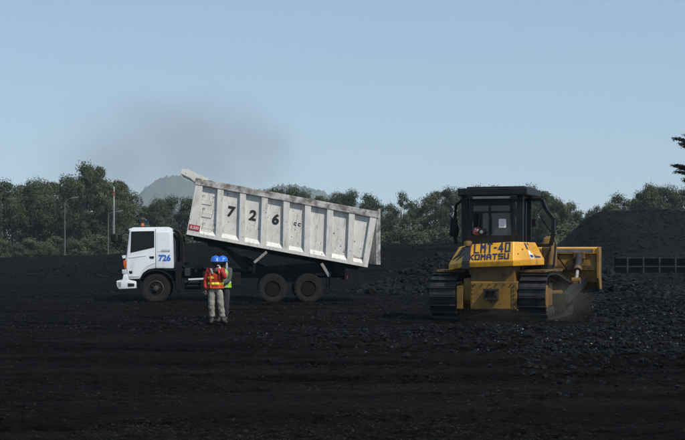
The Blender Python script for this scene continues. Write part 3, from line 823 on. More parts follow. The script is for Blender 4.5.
# lift linkage and props
b = MB()
h0 = L(209, 243, -.5); h1 = L(226, 250, -.5); h2 = L(246, 269, -.5)
for s in (-1, 1):
    b.beam((h0[0], s*.42, h0[1]), (h1[0], s*.42, h1[1]+.1), .08, .16)
    b.prism(sd_([(222, 247), (230, 248.6), (250, 266.5), (249, 270), (243, 270)], -.5), s*.42-.05, s*.42+.05)
b.tube([(h1[0], -.5, h1[1]+.1), (h1[0], .5, h1[1]+.1)], .07, 10)
b.prism(sd_([(206.5, 240), (218, 241.5), (214, 247), (208, 246)], -.5), -.6, .6)
b.build('lift_arm', M['black'], truck)
b = MB(); c0 = L(212, 244, 0); c1 = L(240, 274, 0)
b.tube([(c1[0]+1.2, 0, 1.0), (c0[0]+1.15, 0, c0[1]-.55)], .13, 14)
cyl = b.build('lift_cylinder', M['black'], truck, smooth='auto')
MB().tube([(c0[0]+1.2, 0, c0[1]-.6), (c0[0]+.2, 0, c0[1]-.02)], .07, 12).build('piston_rod', M['dgrey'], cyl, smooth='auto')
s0 = L(266.8, 251.8, -1.17); s1 = L(254.2, 262.6, -1.17)
b = MB(); b.beam((s0[0], -1.17, s0[1]), (s1[0], -1.17, s1[1]), .06, .09)
pr = b.build('body_prop', M['galv'], truck)
b = MB(); b.box2((s1[0]-.05, -1.16, 1.05), (s1[0]+.04, -1.08, s1[1]+.03)); b.box2((s1[0]-.04, -1.12, 1.1), (s1[0]+.03, -.42, 1.18)); b.build('prop_mount', M['black'], pr)
s0 = L(321.6, 263.4, -1.15); s1 = L(329.4, 276.4, -1.15)
b = MB(); b.beam((s0[0], -1.15, s0[1]), (s1[0], -1.15, s1[1]), .05, .10)
pr = b.build('flap_stay', M['galv'], truck)
b = MB(); b.box2((s1[0]-.5, -1.12, .95), (s1[0]+.05, -.4, 1.02)); b.build('stay_bracket', M['black'], pr)
b = MB(); p = L(341, 277, -.8)
b.tube([(L(333, 262)[0], -.9, L(333, 266)[1]), (L(337, 275)[0], -.9, L(337, 275)[1]), (L(345, 272)[0], -.9, L(345, 269)[1]), (L(350, 266)[0], -.9, L(350, 266)[1])], .018, 6)
b.box((xe+.03, 0, .86), (.08, 2.2, .16))
b.build('rear_underrun', M['black'], truck)
for s in (-1, 1):
    MB().box((xe+.08, s*.95, .88), (.04, .3, .12), bev=.01).build('tail_lamp', M['red'], truck)
# ------------------------------------------------------------ bulldozer  (x right, y forward, z up)
DT = R(20.0); D0 = Vector((3.80, 34.55, 0))
dz = thing('bulldozer', 'yellow tracked bulldozer seen from behind with black cab and raised blade, on churned coal', 'bulldozer', D0, -DT)
dx_ = Vector((math.cos(DT), -math.sin(DT), 0)); dy_ = Vector((math.sin(DT), math.cos(DT), 0))
def rear(px, py, yl=0.0):
    d = ray(px, py); o = Vector((0, 0, CAMZ))-D0
    t = (yl-o.dot(dy_))/d.dot(dy_); p = o+d*t
    return (p.dot(dx_), p.z)
# ---- tracks
def track(xc, wd=.72):
    # loop in y-z: rear sprocket, front idler, carrier run
    rc = (.72, .64); fc = (4.02, .50); rr, fr = .60, .46
    P = []
    def arc(c, r, a0, a1, n):
        for k in range(n+1):
            a = R(a0+(a1-a0)*k/n); P.append((c[0]+r*math.cos(a), c[1]+r*math.sin(a)))
    arc(rc, rr, 90, 262, 14)
    P.append((1.35, .035)); P.append((2.0, .03)); P.append((3.0, .03)); P.append((3.7, .035))
    arc(fc, fr, -86, 92, 12)
    P += [(3.0, 1.07), (2.2, 1.20), (1.5, 1.25)]
    # resample evenly
    Q = P+[P[0]]; seg = [math.dist(Q[i], Q[i+1]) for i in range(len(Q)-1)]; tot = sum(seg)
    n = 44; pitch = tot/n; out = []; d = 0; i = 0; acc = 0
    for k in range(n):
        tgt = k*pitch
        while acc+seg[i] < tgt: acc += seg[i]; i += 1
        f = (tgt-acc)/seg[i]; out.append((Q[i][0]*(1-f)+Q[i+1][0]*f, Q[i][1]*(1-f)+Q[i+1][1]*f))
    b = MB()
    for k in range(n):
        p = Vector((0, *out[k])); q = Vector((0, *out[(k+1) % n])); c = (p+q)/2; t = (q-p).normalized()
        nrm = Vector((0, t.z, -t.y))
        mid = Vector((0, 2.3, .6))
        if nrm.dot(c-mid) < 0: nrm = -nrm
        c = c+Vector((xc, 0, 0))
        b.beam(c-t*(pitch*.47), c+t*(pitch*.47), wd, .035, up=nrm)
        g = c-t*(pitch*.36)+nrm*.045
        b.beam(g-t*.014, g+t*.014, wd, .075, up=nrm)
        for s in (-1, 1):
            cc = c-nrm*.07+Vector((s*.10, 0, 0)); b.beam(cc-t*(pitch*.52), cc+t*(pitch*.52), .05, .11, up=nrm)
    tr = b.build('track', M['steel'], dz)
    b = MB()
    b.lathe([(.50, -.05), (.50, .05)], (xc, *rc), 'x', 24)
    for k in range(13):
        a = 2*math.pi*k/13; b.box((xc, rc[0]+.53*math.cos(a), rc[1]+.53*math.sin(a)), (.08, .10, .10), rot=(a, 0, 0))
    b.lathe([(.36, -.22), (.30, -.30), (.12, -.31)], (xc, *rc), 'x', 24); b.lathe([(.36, .22), (.36, -.22)], (xc, *rc), 'x', 24); b.lathe([(.36, .22), (.30, .30), (.12, .31)], (xc, *rc), 'x', 24)
    b.build('sprocket', M['yellow_dirty'], tr, smooth='auto')
    b = MB(); b.lathe([(.30, -.12), (.38, -.08), (.38, .08), (.30, .12)], (xc, *fc), 'x', 24); b.lathe([(.1, -.2), (.1, .2)], (xc, *fc), 'x', 12)
    b.build('idler', M['steel'], tr, smooth='auto')
    b = MB()
    for k in range(7): b.lathe([(.10, -.22), (.14, -.18), (.10, -.1), (.10, .1), (.14, .18), (.10, .22)], (xc, 1.25+k*.38, .21), 'x', 14)
    for y in (1.7, 2.9): b.lathe([(.08, -.16), (.08, .16)], (xc, y, 1.0 if y > 2 else 1.08), 'x', 12)
    b.build('roller', M['dgrey'], tr, smooth='auto')
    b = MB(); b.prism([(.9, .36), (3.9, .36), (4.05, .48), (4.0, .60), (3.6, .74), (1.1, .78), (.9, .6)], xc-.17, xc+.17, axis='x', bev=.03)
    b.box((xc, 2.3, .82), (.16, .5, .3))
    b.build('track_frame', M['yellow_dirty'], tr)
    return tr
track(-1.22); track(1.22)
# ---- hull
b = MB()
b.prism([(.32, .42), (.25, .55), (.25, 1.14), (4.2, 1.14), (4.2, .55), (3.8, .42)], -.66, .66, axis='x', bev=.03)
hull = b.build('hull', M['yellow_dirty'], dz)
x0 = rear(470.5, 300, .15)[0]; x1_ = rear(517.5, 300, .15)[0]
zt_ = rear(495, 281.5, .15)[1]; zb_ = rear(495, 309.5, .15)[1]
b = MB(); b.box2((x0, .12, zb_), (x1_, .5, zt_), bev=.03)
rngb = random.Random(3)
for s in (0, 1):
    for k in range(6):
        xx = (x0+.07) if s == 0 else (x1_-.07); b.lathe([(.022, 0), (.022, -.03)], (xx, .12, zb_+.08+k*(zt_-zb_-.16)/5), 'y', 6)
for k in range(6): b.lathe([(.022, 0), (.022, -.03)], (x0+.15+k*(x1_-x0-.3)/5, .12, zt_-.05), 'y', 6)
rh = b.build('rear_housing', M['yellow_mid'], dz)
# drawbar jaw
xc, zc_ = rear(491, 294.2, .0)
b = MB()
for s in (-1, 1): b.prism([(-.06, zc_-.13), (-.10, zc_-.05), (-.10, zc_+.05), (-.06, zc_+.13), (.13, zc_+.15), (.13, zc_-.15)], xc+s*.15-.03, xc+s*.15+.03, axis='x')
b.box2((xc-.19, -.1, zc_+.09), (xc+.19, .13, zc_+.14)); b.box2((xc-.19, -.1, zc_-.14), (xc+.19, .13, zc_-.09))
b.build('drawbar', M['steel'], rh)
MB().tube([(xc, -.02, zc_-.22), (xc, -.02, zc_+.17)], .03, 10).build('drawbar_pin', M['steel'], rh, smooth='auto')
# final drive covers
for s in (-1, 1):
    b = MB(); b.lathe([(.12, -.30), (.28, -.24), (.34, -.1), (.34, .22)], (s*.70, .72, .66), 'x', 24); b.build('final_drive', M['yellow'], dz, smooth='auto')
    b = MB(); b.box((s*.74, .14, .62), (.17, .06, .62), bev=.02); b.build('guard_plate', M['yellow_dirty'], dz)
# middle neck between tank and housing (tapered)
za = rear(490, 266.5, .15)[1]
xl, xr = rear(466.5, 266, .15)[0], rear(514.5, 266, .15)[0]
b = MB(); b._new([(xl, .18, za), (xr, .18, za), (x1_-.1, .20, zt_+.002), (x0+.06, .20, zt_+.002), (xl, 1.0, za), (xr, 1.0, za), (x1_-.1, 1.0, zt_+.002), (x0+.06, 1.0, zt_+.002)],
              [(0, 3, 2, 1), (4, 5, 6, 7), (0, 1, 5, 4), (1, 2, 6, 5), (2, 3, 7, 6), (3, 0, 4, 7)])
b.build('tank_support', M['yellow_dirty'], dz)
# ---- fuel tank with sloping chamfered back
yb = -.02       # rear face foot
def V3(px, py, y): x, z = rear(px, py, y); return (x, y, z)
TL, TR = V3(473.2, 244.2, .25), V3(513.2, 241.6, .25)      # top of the flat face
ML, MR = V3(461.0, 262.6, 0), V3(513.2, 260.8, 0)
BLq, BRq = V3(461.0, 267.8, .02), V3(513.2, 266.2, .02)
CTL, CTR = V3(459, 247.0, .55), V3(523.6, 242.2, .45)       # chamfer tops
CML, CMR = V3(448.6, 264.6, .45), V3(529.0, 259.6, .42)
CBL, CBR = V3(448.9, 270.6, .46), V3(529.0, 265.4, .43)
EL, ER = (CTL[0]-.02, 1.5, CTL[2]), (CTR[0]+.08, 1.6, CTR[2])
EML, EMR = (CML[0]-.02, 1.5, CML[2]), (CMR[0]+.16, 1.7, CMR[2])
EBL, EBR = (CML[0]-.02, 1.5, CBL[2]), (CMR[0]+.16, 1.7, CBR[2])
LT = (TL[0]-.32, .30, TL[2]-.02)
verts = [TL, TR, ML, MR, BLq, BRq, CTL, CTR, CML, CMR, CBL, CBR, EL, ER, EML, EMR, EBL, EBR]
Fc = [(0, 2, 3, 1), (2, 4, 5, 3), (1, 3, 9, 7), (3, 5, 11, 9), (0, 6, 8, 2), (2, 8, 10, 4), (7, 9, 15, 13), (9, 11, 17, 15), (6, 12, 14, 8), (8, 14, 16, 10),
      (0, 1, 7, 13, 12, 6), (4, 10, 16, 17, 11, 5), (12, 13, 15, 14), (14, 15, 17, 16)]
b = MB(); b._new(verts, Fc); bmesh.ops.recalc_face_normals(b.bm, faces=b.bm.faces[:])
bmesh.ops.bevel(b.bm, geom=b.bm.edges[:], offset=.02, segments=2, affect='EDGES', profile=.6)
tank = b.build('fuel_tank', M['yellow'], dz)
def on_quad(o, rgt, upv, off=.006):
    o = Vector(o); xa = Vector(rgt).normalized(); up = Vector(upv); up = (up-xa*up.dot(xa)).normalized(); nn = xa.cross(up)
    m = Matrix((xa, up, nn)).transposed().to_4x4(); m.translation = o+nn*off; return m
def face_pt(u, v):   # u 0..1 along, v 0..1 bottom->top of the sloping face
    a = Vector(ML).lerp(Vector(MR), u); c = Vector(TL).lerp(Vector(TR), u); return a.lerp(c, v)
rg = Vector(MR)-Vector(ML); upf = face_pt(.5, 1)-face_pt(.5, 0); FH = upf.length; FW = rg.length
rgt_t = Vector(TR)-Vector(TL)
# lettering blocks
def stroke_text(txt, org, rgt, up, cell, hgt, th, m, name, parent, gap=.22, slant=0, off=.005):
    """bold block capitals out of bars"""
    G = {'L': [(0, 0, 0, 1), (0, 0, 1, 0)], 'M': [(0, 0, 0, 1), (1, 0, 1, 1), (0, 1, .5, .58), (.5, .58, 1, 1)], 'H': [(0, 0, 0, 1), (1, 0, 1, 1), (0, .5, 1, .5)],
         'T': [(0, 1, 1, 1), (.5, 0, .5, 1)], '-': [(.1, .5, .9, .5)], '4': [(.75, 0, .75, 1), (.75, 1, 0, .35), (0, .3, 1, .3)], '0': [(0, 0, 0, 1), (1, 0, 1, 1), (0, 0, 1, 0), (0, 1, 1, 1)],
         'K': [(0, 0, 0, 1), (0, .45, 1, 1), (.25, .55, 1, 0)], 'O': [(0, 0, 0, 1), (1, 0, 1, 1), (0, 0, 1, 0), (0, 1, 1, 1)], 'A': [(0, 0, 0, .7), (1, 0, 1, .7), (0, .7, .3, 1), (.3, 1, .7, 1), (.7, 1, 1, .7), (0, .4, 1, .4)],
         'S': [(0, 0, 1, 0), (1, 0, 1, .5), (0, .5, 1, .5), (0, .5, 0, 1), (0, 1, 1, 1)], 'U': [(0, 0, 0, 1), (1, 0, 1, 1), (0, 0, 1, 0)]}
    rgt = Vector(rgt).normalized(); up = Vector(up); up = (up-rgt*up.dot(rgt)).normalized(); nn = rgt.cross(up)
    x = 0; b = MB(); org = Vector(org)
    k_ = 0
    for ch in txt:
        wc = cell*(.6 if ch == '-' else 1)
        for (a0, c0, a1, c1) in G[ch]:
            k_ += 1
            def Q(a, c): return org+rgt*(x+th/2+a*(wc-th)+slant*c*hgt)+up*(th/2+c*(hgt-th))+nn*(off+k_*.00012)
            p, q = Q(a0, c0), Q(a1, c1); d = (q-p).normalized()
            b.beam(p-d*th/2, q+d*th/2, th, .006, up=nn)
        x += wc+cell*gap
    return b.build(name, m, parent)
def wpix(p): return p
pA = V3(475.6, 254.6, .118); pB = V3(509.6, 252.8, .118)
upv = upf
base = face_pt(0, 0)
def fp(px, v):   # face point at picture column px and height fraction v
    lo, hi = 0, 1
    u = (px-461.0)/(513.2-461.0); 
    for _ in range(8):
        p = face_pt(u, v); 
        wp = D0+dx_*p.x+dy_*p.y; cx = CX+FPX*wp.x/wp.y
        u += (px-cx)/60
    return face_pt(u, v)
o1 = fp(473.6, .47); o2 = fp(509.6, .47); W1 = (o2-o1).length
c1 = W1/(5.6+5*.20); stroke_text('LMT-40', o1, o2-o1, upf, c1, FH*.50, c1*.29, M['navy'], 'lettering', tank)
o1 = fp(468.8, .10); o2 = fp(509.0, .10); W2 = (o2-o1).length
c2 = W2/(7+6*.16); stroke_text('KOMATSU', o1, o2-o1, upf, c2, FH*.31, c2*.28, M['navy'], 'lettering', tank, gap=.16)
# dark strap and filler cap left of the lettering
q = [fp(462.2, .0), fp(469.6, .0), fp(471.6, 1.0), fp(466.5, 1.0)]
nn = (rg.cross(upf)).normalized()
b = MB(); b._new([tuple(v+nn*.05) for v in q]+[tuple(v-nn*.02) for v in q], [(0, 1, 2, 3), (7, 6, 5, 4), (0, 4, 5, 1), (1, 5, 6, 2), (2, 6, 7, 3), (3, 7, 4, 0)])
p0_, p1_ = fp(462.2, 0), fp(469.6, 0)
b.box2((p0_.x, -.06, BLq[2]-.02), (p1_.x, .03, ML[2]-.005))
b.build('filler_guard', M['decal_black'], tank)
cp = fp(468.2, 1.0); b = MB(); b.lathe([(.11, -.03), (.11, .07), (.09, .10), (.03, .11)], (cp.x, .24, cp.z-.01), 'z', 18); b.build('filler_cap', M['yellow_dirty'], tank, smooth='auto')
# slashed black marks on both corners
def cf(a, bb, c, d, u, v): return Vector(a).lerp(Vector(bb), u).lerp(Vector(c).lerp(Vector(d), u), v)
b = MB()
def quad_on(fn, uv, off=.006):
    P = [fn(u, v) for u, v in uv]; n_ = (P[1]-P[0]).cross(P[2]-P[0]).normalized()
    b._new([tuple(p+n_*off) for p in P]+[tuple(p-n_*.004) for p in P], [tuple(range(len(P))), tuple(range(2*len(P)-1, len(P)-1, -1))]+[(i, i+len(P), (i+1) % len(P)+len(P), (i+1) % len(P)) for i in range(len(P))])
lf = lambda u, v: cf(CML, ML, CTL, TL, u, v)
quad_on(lf, [(.05, .25), (.45, .45), (.62, .95), (.30, .95), (.25, .55)]); quad_on(lf, [(.45, .12), (.70, .35), (.9, .98), (.72, .98), (.6, .5)])
b.build('slash_decal', M['decal_black'], tank)
b = MB(); rf = lambda u, v: cf(CMR, EMR, CTR, ER, u, v)
quad_on(rf, [(.12, .08), (.34, .05), (.34, .48), (.12, .52)]); b.build('decal_panel', M['paper'], tank)
b = MB(); quad_on(rf, [(.05, .60), (.18, .58), (.10, .95), (.0, .95)]); quad_on(rf, [(.24, .58), (.36, .57), (.30, .95), (.18, .95)]); quad_on(rf, [(.42, .1), (.80, .08), (.80, .45), (.42, .48)], .007)
quad_on(rf, [(.14, .12), (.32, .10), (.32, .26), (.14, .28)], .010)
b.build('side_decal', M['navy'], tank)
b = MB()
for px_, py_ in ((519, 246.5), (524.6, 252)): 
    p = V3(px_, py_, .2)
for u, v in ((.35, .35), (.75, .6)):
    p = cf(MR, CMR, TR, CTR, u, v); b.ell(tuple(p), (.02, .02, .02), 1)
b.build('latch', M['dgrey'], tank)
# ---- fenders
b = MB()
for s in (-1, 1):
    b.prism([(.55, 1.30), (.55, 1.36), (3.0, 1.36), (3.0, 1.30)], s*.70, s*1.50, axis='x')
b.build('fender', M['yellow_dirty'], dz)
# ---- engine hood
b = MB(); b.prism([(-.52, 1.1), (-.52, 1.98), (-.42, 2.10), (.42, 2.10), (.52, 1.98), (.52, 1.1)], 2.3, 4.15, axis='y')
eh = b.build('engine_hood', M['yellow'], dz)
# rebuild hood orientation helper: sides with vents
b = MB()
for s in (-1, 1):
    for k in range(9): b.box((s*.523, 3.0+k*.1, 1.55), (.012, .05, .5))
b.build('hood_vents', M['black'], eh)
b = MB(); b.box((0, 4.2, 1.6), (1.0, .1, .95), bev=.03); b.build('radiator_guard', M['yellow_dirty'], eh)
MB().tube([(.30, 3.2, 2.0), (.30, 3.2, 2.62), (.30, 3.12, 2.72)], [.065, .065, .06], 12).build('exhaust_pipe', M['dgrey'], eh, smooth='auto')
MB().lathe([(.11, 0), (.11, .26), (.14, .28), (.12, .36), (.03, .38)], (-.25, 2.75, 2.1), 'z', 16).build('air_cleaner', M['black'], eh, smooth='auto')
# ---- cab
CYB = .85; CYF = 2.25
def CV(px, py, y=CYB): return rear(px, py, y)
bl_, br_ = CV(466.6, 242), CV(515.6, 241.6); tl_, tr_ = CV(469.8, 199.0), CV(512.8, 198.4)
zf = 1.36; zfl = bl_[1]-.05; ztp = tl_[1]
cabx0, cabx1 = bl_[0], br_[0]; ctx0, ctx1 = tl_[0], tr_[0]
print('dozer cab', cabx0, cabx1, ctx0, ctx1, zfl, ztp)
cb = MB()
cb.box2((cabx0, CYB, zf), (cabx1, CYF, zfl+.02), bev=.02)                  # lower tub
wl = CV(474, 231)[1]; wb = CV(490, 235.4)[1]; wt = CV(490, 205.5)[1]
t_ = .085
for (x0c, x1c) in ((cabx0, ctx0), (cabx1, ctx1)):
    for y in (CYB+.045, CYF-.05):
        s = 1 if x0c < 0.0 and x0c == cabx0 else -1
        cb.beam((x0c+s*.05, y, zfl), (x1c+s*.05, y, ztp), .10, .10, up=(0, 1, 0))
    s = 1 if x0c == cabx0 else -1
    cb.beam((x0c+s*.05, (CYB+CYF)/2+.15, zfl), (x1c+s*.05, (CYB+CYF)/2+.15, ztp), .06, .06, up=(0, 1, 0))
cb.box2((ctx0, CYB, wt), (ctx1, CYB+.09, ztp+.03)); cb.box2((cabx0, CYB, zfl), (cabx1, CYB+.09, wb))
cb.box2((ctx0, CYF-.09, ztp-.1), (ctx1, CYF, ztp+.03))
cb.box2((ctx0, CYB+.09, ztp-.06), (ctx0+.07, CYF-.09, ztp+.03)); cb.box2((ctx1-.07, CYB+.09, ztp-.06), (ctx1, CYF-.09, ztp+.03))
cb.box2((ctx0-.02, CYB-.02, ztp+.03), (ctx1+.02, CYF+.02, ztp+.09))
cab2 = cb.build('cab', M['cabframe'], dz)
# rear glazing bars
b = MB()
zb1 = CV(490, 212.0)[1]
b.box2((ctx0+.02, CYB+.01, zb1-.025), (ctx1-.02, CYB+.06, zb1+.025))
xm = CV(489.6, 220)[0]; b.box2((xm-.03, CYB+.012, wb), (xm+.03, CYB+.055, wt))
xs = CV(481.6, 220)[0]; b.box2((xs-.018, CYB+.03, wb), (xs+.018, CYB+.07, zb1))
b.build('window_bar', M['cabframe'], cab2)
M['cabglass'] = mat('grey_cab_glass', (.045, .053, .056), .12, spec=.6, col2=(.07, .077, .078), nscale=2, alpha=.72)
M['darkin'] = mat('cab_interior', (.008, .008, .008), .9)
gy_ = CYB+.035
def pane(x0, x1, z0, z1, y=gy_): return MB().box2((x0, y-.003, z0), (x1, y+.003, z1)).build('window_pane', M['cabglass'], cab2)
pane(ctx0+.08, xm-.03, zb1+.025, wt); pane(xm+.03, ctx1-.08, zb1+.025, wt)
gp = pane(xm+.03, ctx1-.04, wb, zb1-.025)
pane(xs+.018, xm-.03, wb, zb1-.025, CYB+.05)
# side & front glass
b = MB()
for x0c, x1c in ((cabx0+.05, ctx0+.05), (cabx1-.05, ctx1-.05)):
    b._new([(x0c, CYB+.12, zfl), (x0c, CYF-.12, zfl), (x1c, CYF-.12, ztp), (x1c, CYB+.12, ztp)], [(0, 1, 2, 3)])
b._new([(cabx0+.1, CYF-.04, zfl), (cabx1-.1, CYF-.04, zfl), (ctx1-.1, CYF-.04, ztp-.1), (ctx0+.1, CYF-.04, ztp-.1)], [(0, 1, 2, 3)])
b.build('window_pane', M['cabglass'], cab2)
# seat
b = MB(); b.box(((cabx0+cabx1)/2+.05, 1.35, zfl+.1), (.52, .5, .16), bev=.04); b.box(((cabx0+cabx1)/2+.05, 1.12, zfl+.48), (.5, .14, .66), bev=.04); b.box(((cabx0+cabx1)/2+.05, 1.1, zfl+.9), (.28, .1, .2), bev=.04)
b.build('seat', M['darkin'], cab2)
b = MB(); b.box((cabx0+.25, CYF-.35, zfl+.1), (.3, .3, .5), bev=.03); b.build('console', M['darkin'], cab2)
# notice sheet
n0 = CV(498.6, 219.0); n1 = CV(505.8, 227.6)
pp = MB().box2((n0[0], gy_-.010, n1[1]), (n1[0], gy_-.006, n0[1])).build('notice_sheet', M['paper'], cab2)
b = MB(); hh = n0[1]-n1[1]
for k in range(4): b.box2((n0[0]+.04, gy_-.013, n1[1]+hh*(.2+.18*k)), (n1[0]-.05, gy_-.010, n1[1]+hh*(.25+.18*k)))
b.build('notice_print', M['ink'], pp)
# round work lamp low in the rear window
l0 = CV(482.0, 233.8)
b = MB(); b.lathe([(.085, .05), (.10, -.02), (.10, -.05), (.078, -.055)], (l0[0], CYB-.03, l0[1]+.05), 'y', 20)
wlmp = b.build('work_lamp', M['cabframe'], cab2, smooth='auto')
b = MB(); b.lathe([(.078, -.045), (.05, -.055), (.0, -.06)], (l0[0], CYB-.03, l0[1]+.05), 'y', 20); b.build('lamp_lens', M['dimlens'], wlmp, smooth=True)
# wiper
b = MB(); b.tube([(l0[0]+.1, CYB-.01, l0[1]+.03), (xm+.02, CYB-.01, l0[1]+.06)], .01, 5); b.tube([(xm+.05, CYB-.012, wb+.02), (xm+.05, CYB-.012, zb1-.1)], .008, 5)
b.build('wiper', M['black'], cab2)
# ---- rollover canopy
cl, cr = rear(457.6, 193, .62)[0], rear(526.8, 192, .62)[0]
zrt = rear(490, 188.0, .62)[1]; zrb = rear(490, 195.4, .62)[1]
b = MB(); b.box2((cl, .62, zrb), (cr, 2.55, zrt), bev=.03)
b.box2((cl+.2, .8, zrt), (cr-.1, 2.3, zrt+.05), bev=.02)
rops = b.build('rollover_roof', M['cabframe'], dz)
b = MB()
px0, px1 = rear(465.2, 215, 1.0)[0], rear(520.6, 215, 1.0)[0]
for s, x in ((-1, px0), (1, px1)):
    b.beam((x-.02*s, 1.0, 1.36), (x, 1.0, zrb+.02), .17, .2, up=(0, 1, 0))
    b.beam((x-.02*s, 2.2, 1.36), (x, 2.2, zrb+.02), .12, .14, up=(0, 1, 0))
b.build('rollover_post', M['cabframe'], rops)
b = MB(); xa, za1 = rear(472, 197.4, .66); xb2, _ = rear(512, 196.8, .66)
b.box2((xa, .60, za1-.04), (xb2, .68, za1+.02)); b.build('roof_trim', M['blade_steel'], rops)
for x in (cl+.35, cr-.35):
    MB().box((x, .60, zrb-.06), (.16, .09, .11), bev=.02).build('roof_lamp', M['black'], rops)
# ---- opened doors: right one swung out, framed
def doorframe(xh, yh, ang, s, wdt, z0, z1, lean=.0):
    b = MB(); d = Vector((s*math.cos(ang), -math.sin(ang), 0)); h0 = Vector((xh, yh, 0))
    def q(u, z): return h0+d*(u*wdt)+Vector((0, 0, z))
    pts = [q(0, z1), q(.60, z1+.0), q(.74, z1-.28), q(1.0, (z0+z1)/2+.1), q(1.0, z0+.35), q(.9, z0+.02), q(0, z0)]
    for i in range(len(pts)-1): b.beam(pts[i], pts[i+1], .09, .11, up=d.cross(Vector((0, 0, 1))))
    b.beam(pts[-1], pts[0], .05, .08, up=d.cross(Vector((0, 0, 1))))
    o = b.build('cab_door', M['cabframe'], dz)
    b = MB(); P = [q(.05, z1-.04), q(.60, z1-.04), q(.74, z1-.22), q(.95, (z0+z1)/2+.1), q(.95, z0+.36), q(.87, z0+.05), q(.05, z0+.05)]
    b._new(P, [tuple(range(7))]); 
    M.setdefault('clearglass', mat('clear_door_glass', (.03, .035, .035), .08, spec=.5, alpha=.28))
    b.build('door_glass', M['clearglass'], o)
    b = MB(); b.beam(q(.55, (z0+z1)/2+.15), q(.9, (z0+z1)/2-.25), .03, .05, up=(0, 1, 0)); b.box(q(.30, (z0+z1)/2), (.10, .06, .22)); b.build('door_handle', M['black'], o)
    return o
ze = rear(540, 199.8, 1.9)[1]; z00 = rear(540, 246, 1.9)[1]
xh = rear(525.4, 220, 1.75)[0]; xo = rear(554.6, 225, 1.75)[0]
doorframe(xh, 1.75, R(8), 1, (xo-xh), z00, ze)
xh2 = rear(464.2, 220, 1.75)[0]; xo2 = rear(451.5, 225, 1.75)[0]

# mirror & arm on the left
m0 = rear(454.2, 226, 1.5); a0 = rear(462, 200, 1.3); a1 = rear(456, 206.5, 1.4); a2 = rear(455.2, 214, 1.5)
b = MB(); b.tube([(a0[0], 1.3, a0[1]), (a1[0], 1.4, a1[1]+.04), (a2[0], 1.5, a2[1]), (m0[0], 1.5, m0[1])], .042, 6); b.box((m0[0]-.02, 1.5, m0[1]-.03), (.20, .09, .50), bev=.05, rot=(0, .10, 0))
a3 = rear(449.6, 215.5, 1.5); b.tube([(m0[0], 1.5, m0[1]+.15), (a3[0], 1.5, a3[1])], .018, 5)
b.tube([(m0[0], 1.5, m0[1]-.2), (m0[0]+.06, 1.5, m0[1]-.5)], .05, 6); b.ell((m0[0]+.05, 1.47, m0[1]-.12), (.10, .06, .22), 2)
b.build('mirror', M['black'], dz)
# right side platform, step and grab bar, lamp
b = MB(); g0 = rear(541, 247, 1.9); 
b.box((1.02, 2.1, 1.42), (.62, .8, .12)); b.box((.82, 2.3, 1.62), (.34, .5, .4), bev=.03); b.build('battery_box', M['black'], dz)
b = MB(); b.tube([(1.35, 2.5, 1.4), (1.40, 2.5, 2.05), (1.36, 2.6, 2.15), (1.1, 3.1, 2.15), (1.05, 3.2, 1.4)], .028, 8); b.build('grab_rail', M['dgrey'], dz, smooth='auto')
b = MB(); b.prism([(2.6, 1.4), (2.6, 1.95), (2.9, 2.24), (3.2, 2.30), (3.5, 2.12), (3.5, 1.4)], .98, 1.26, axis='x', bev=.05); b.box((.8, 2.8, 1.66), (.4, .5, .5), bev=.03); b.build('side_tank', M['yellow_dirty'], dz)
# ---- blade
BY = 5.35
bx1 = rear(598.6, 270, BY)[0]; BW = bx1
zt_b = rear(580, 248.2, BY-.1)[1]; zb_b = rear(590, 288, BY-.1)[1]
print('blade half', BW, zt_b, zb_b)
H_ = zt_b-zb_b
prof = [(BY+.30, zb_b), (BY+.10, zb_b+H_*.2), (BY+.03, zb_b+H_*.5), (BY+.08, zb_b+H_*.8), (BY+.24, zt_b), (BY+.20, zt_b+.02), (BY+.02, zt_b-.02), (BY-.05, zb_b+H_*.78), (BY-.08, zb_b+H_*.5), (BY-.02, zb_b+H_*.15), (BY+.24, zb_b)]
BXC = .05
blade = MB().prism(prof, -BW+.1, BW, axis='x').build('blade', M['yellow_mid'], dz)
b = MB(); b.prism([(BY-.11, zt_b-.16), (BY-.11, zt_b), (BY+.22, zt_b+.035), (BY+.22, zt_b+.0), (BY-.04, zt_b-.18)], -BW+.1, BW, axis='x'); b.build('blade_top_box', M['yellow'], blade)
b = MB(); b.box2((-BW+.5, BY-.118, zt_b-.125), (BW-.14, BY-.11, zt_b-.03)); b.build('blade_strip', M['blade_steel'], blade)
for s, xx in ((-1, -BW+.1), (1, BW)):
    b = MB(); b.prism([(BY-.14, zt_b+.02), (BY+.32, zt_b+.04), (BY+.42, zb_b-.04), (BY+.05, zb_b-.04), (BY-.14, zb_b+H_*.25)], xx-.03, xx+.03, axis='x'); b.build('blade_end', M['yellow_mid'], blade)
b = MB(); b.box2((-BW+.1, BY+.22, zb_b-.14), (BW, BY+.27, zb_b+.05)); b.build('cutting_edge', M['steel'], blade)
b = MB()
for xx in (-.9, -.3, .3, .9): b.box2((xx-.03, BY-.12, zb_b+.15), (xx+.03, BY, zt_b-.2))
b.box2((-BW+.2, BY-.13, zb_b+H_*.45), (BW-.1, BY-.02, zb_b+H_*.56))
b.build('blade_rib', M['yellow_dirty'], blade)
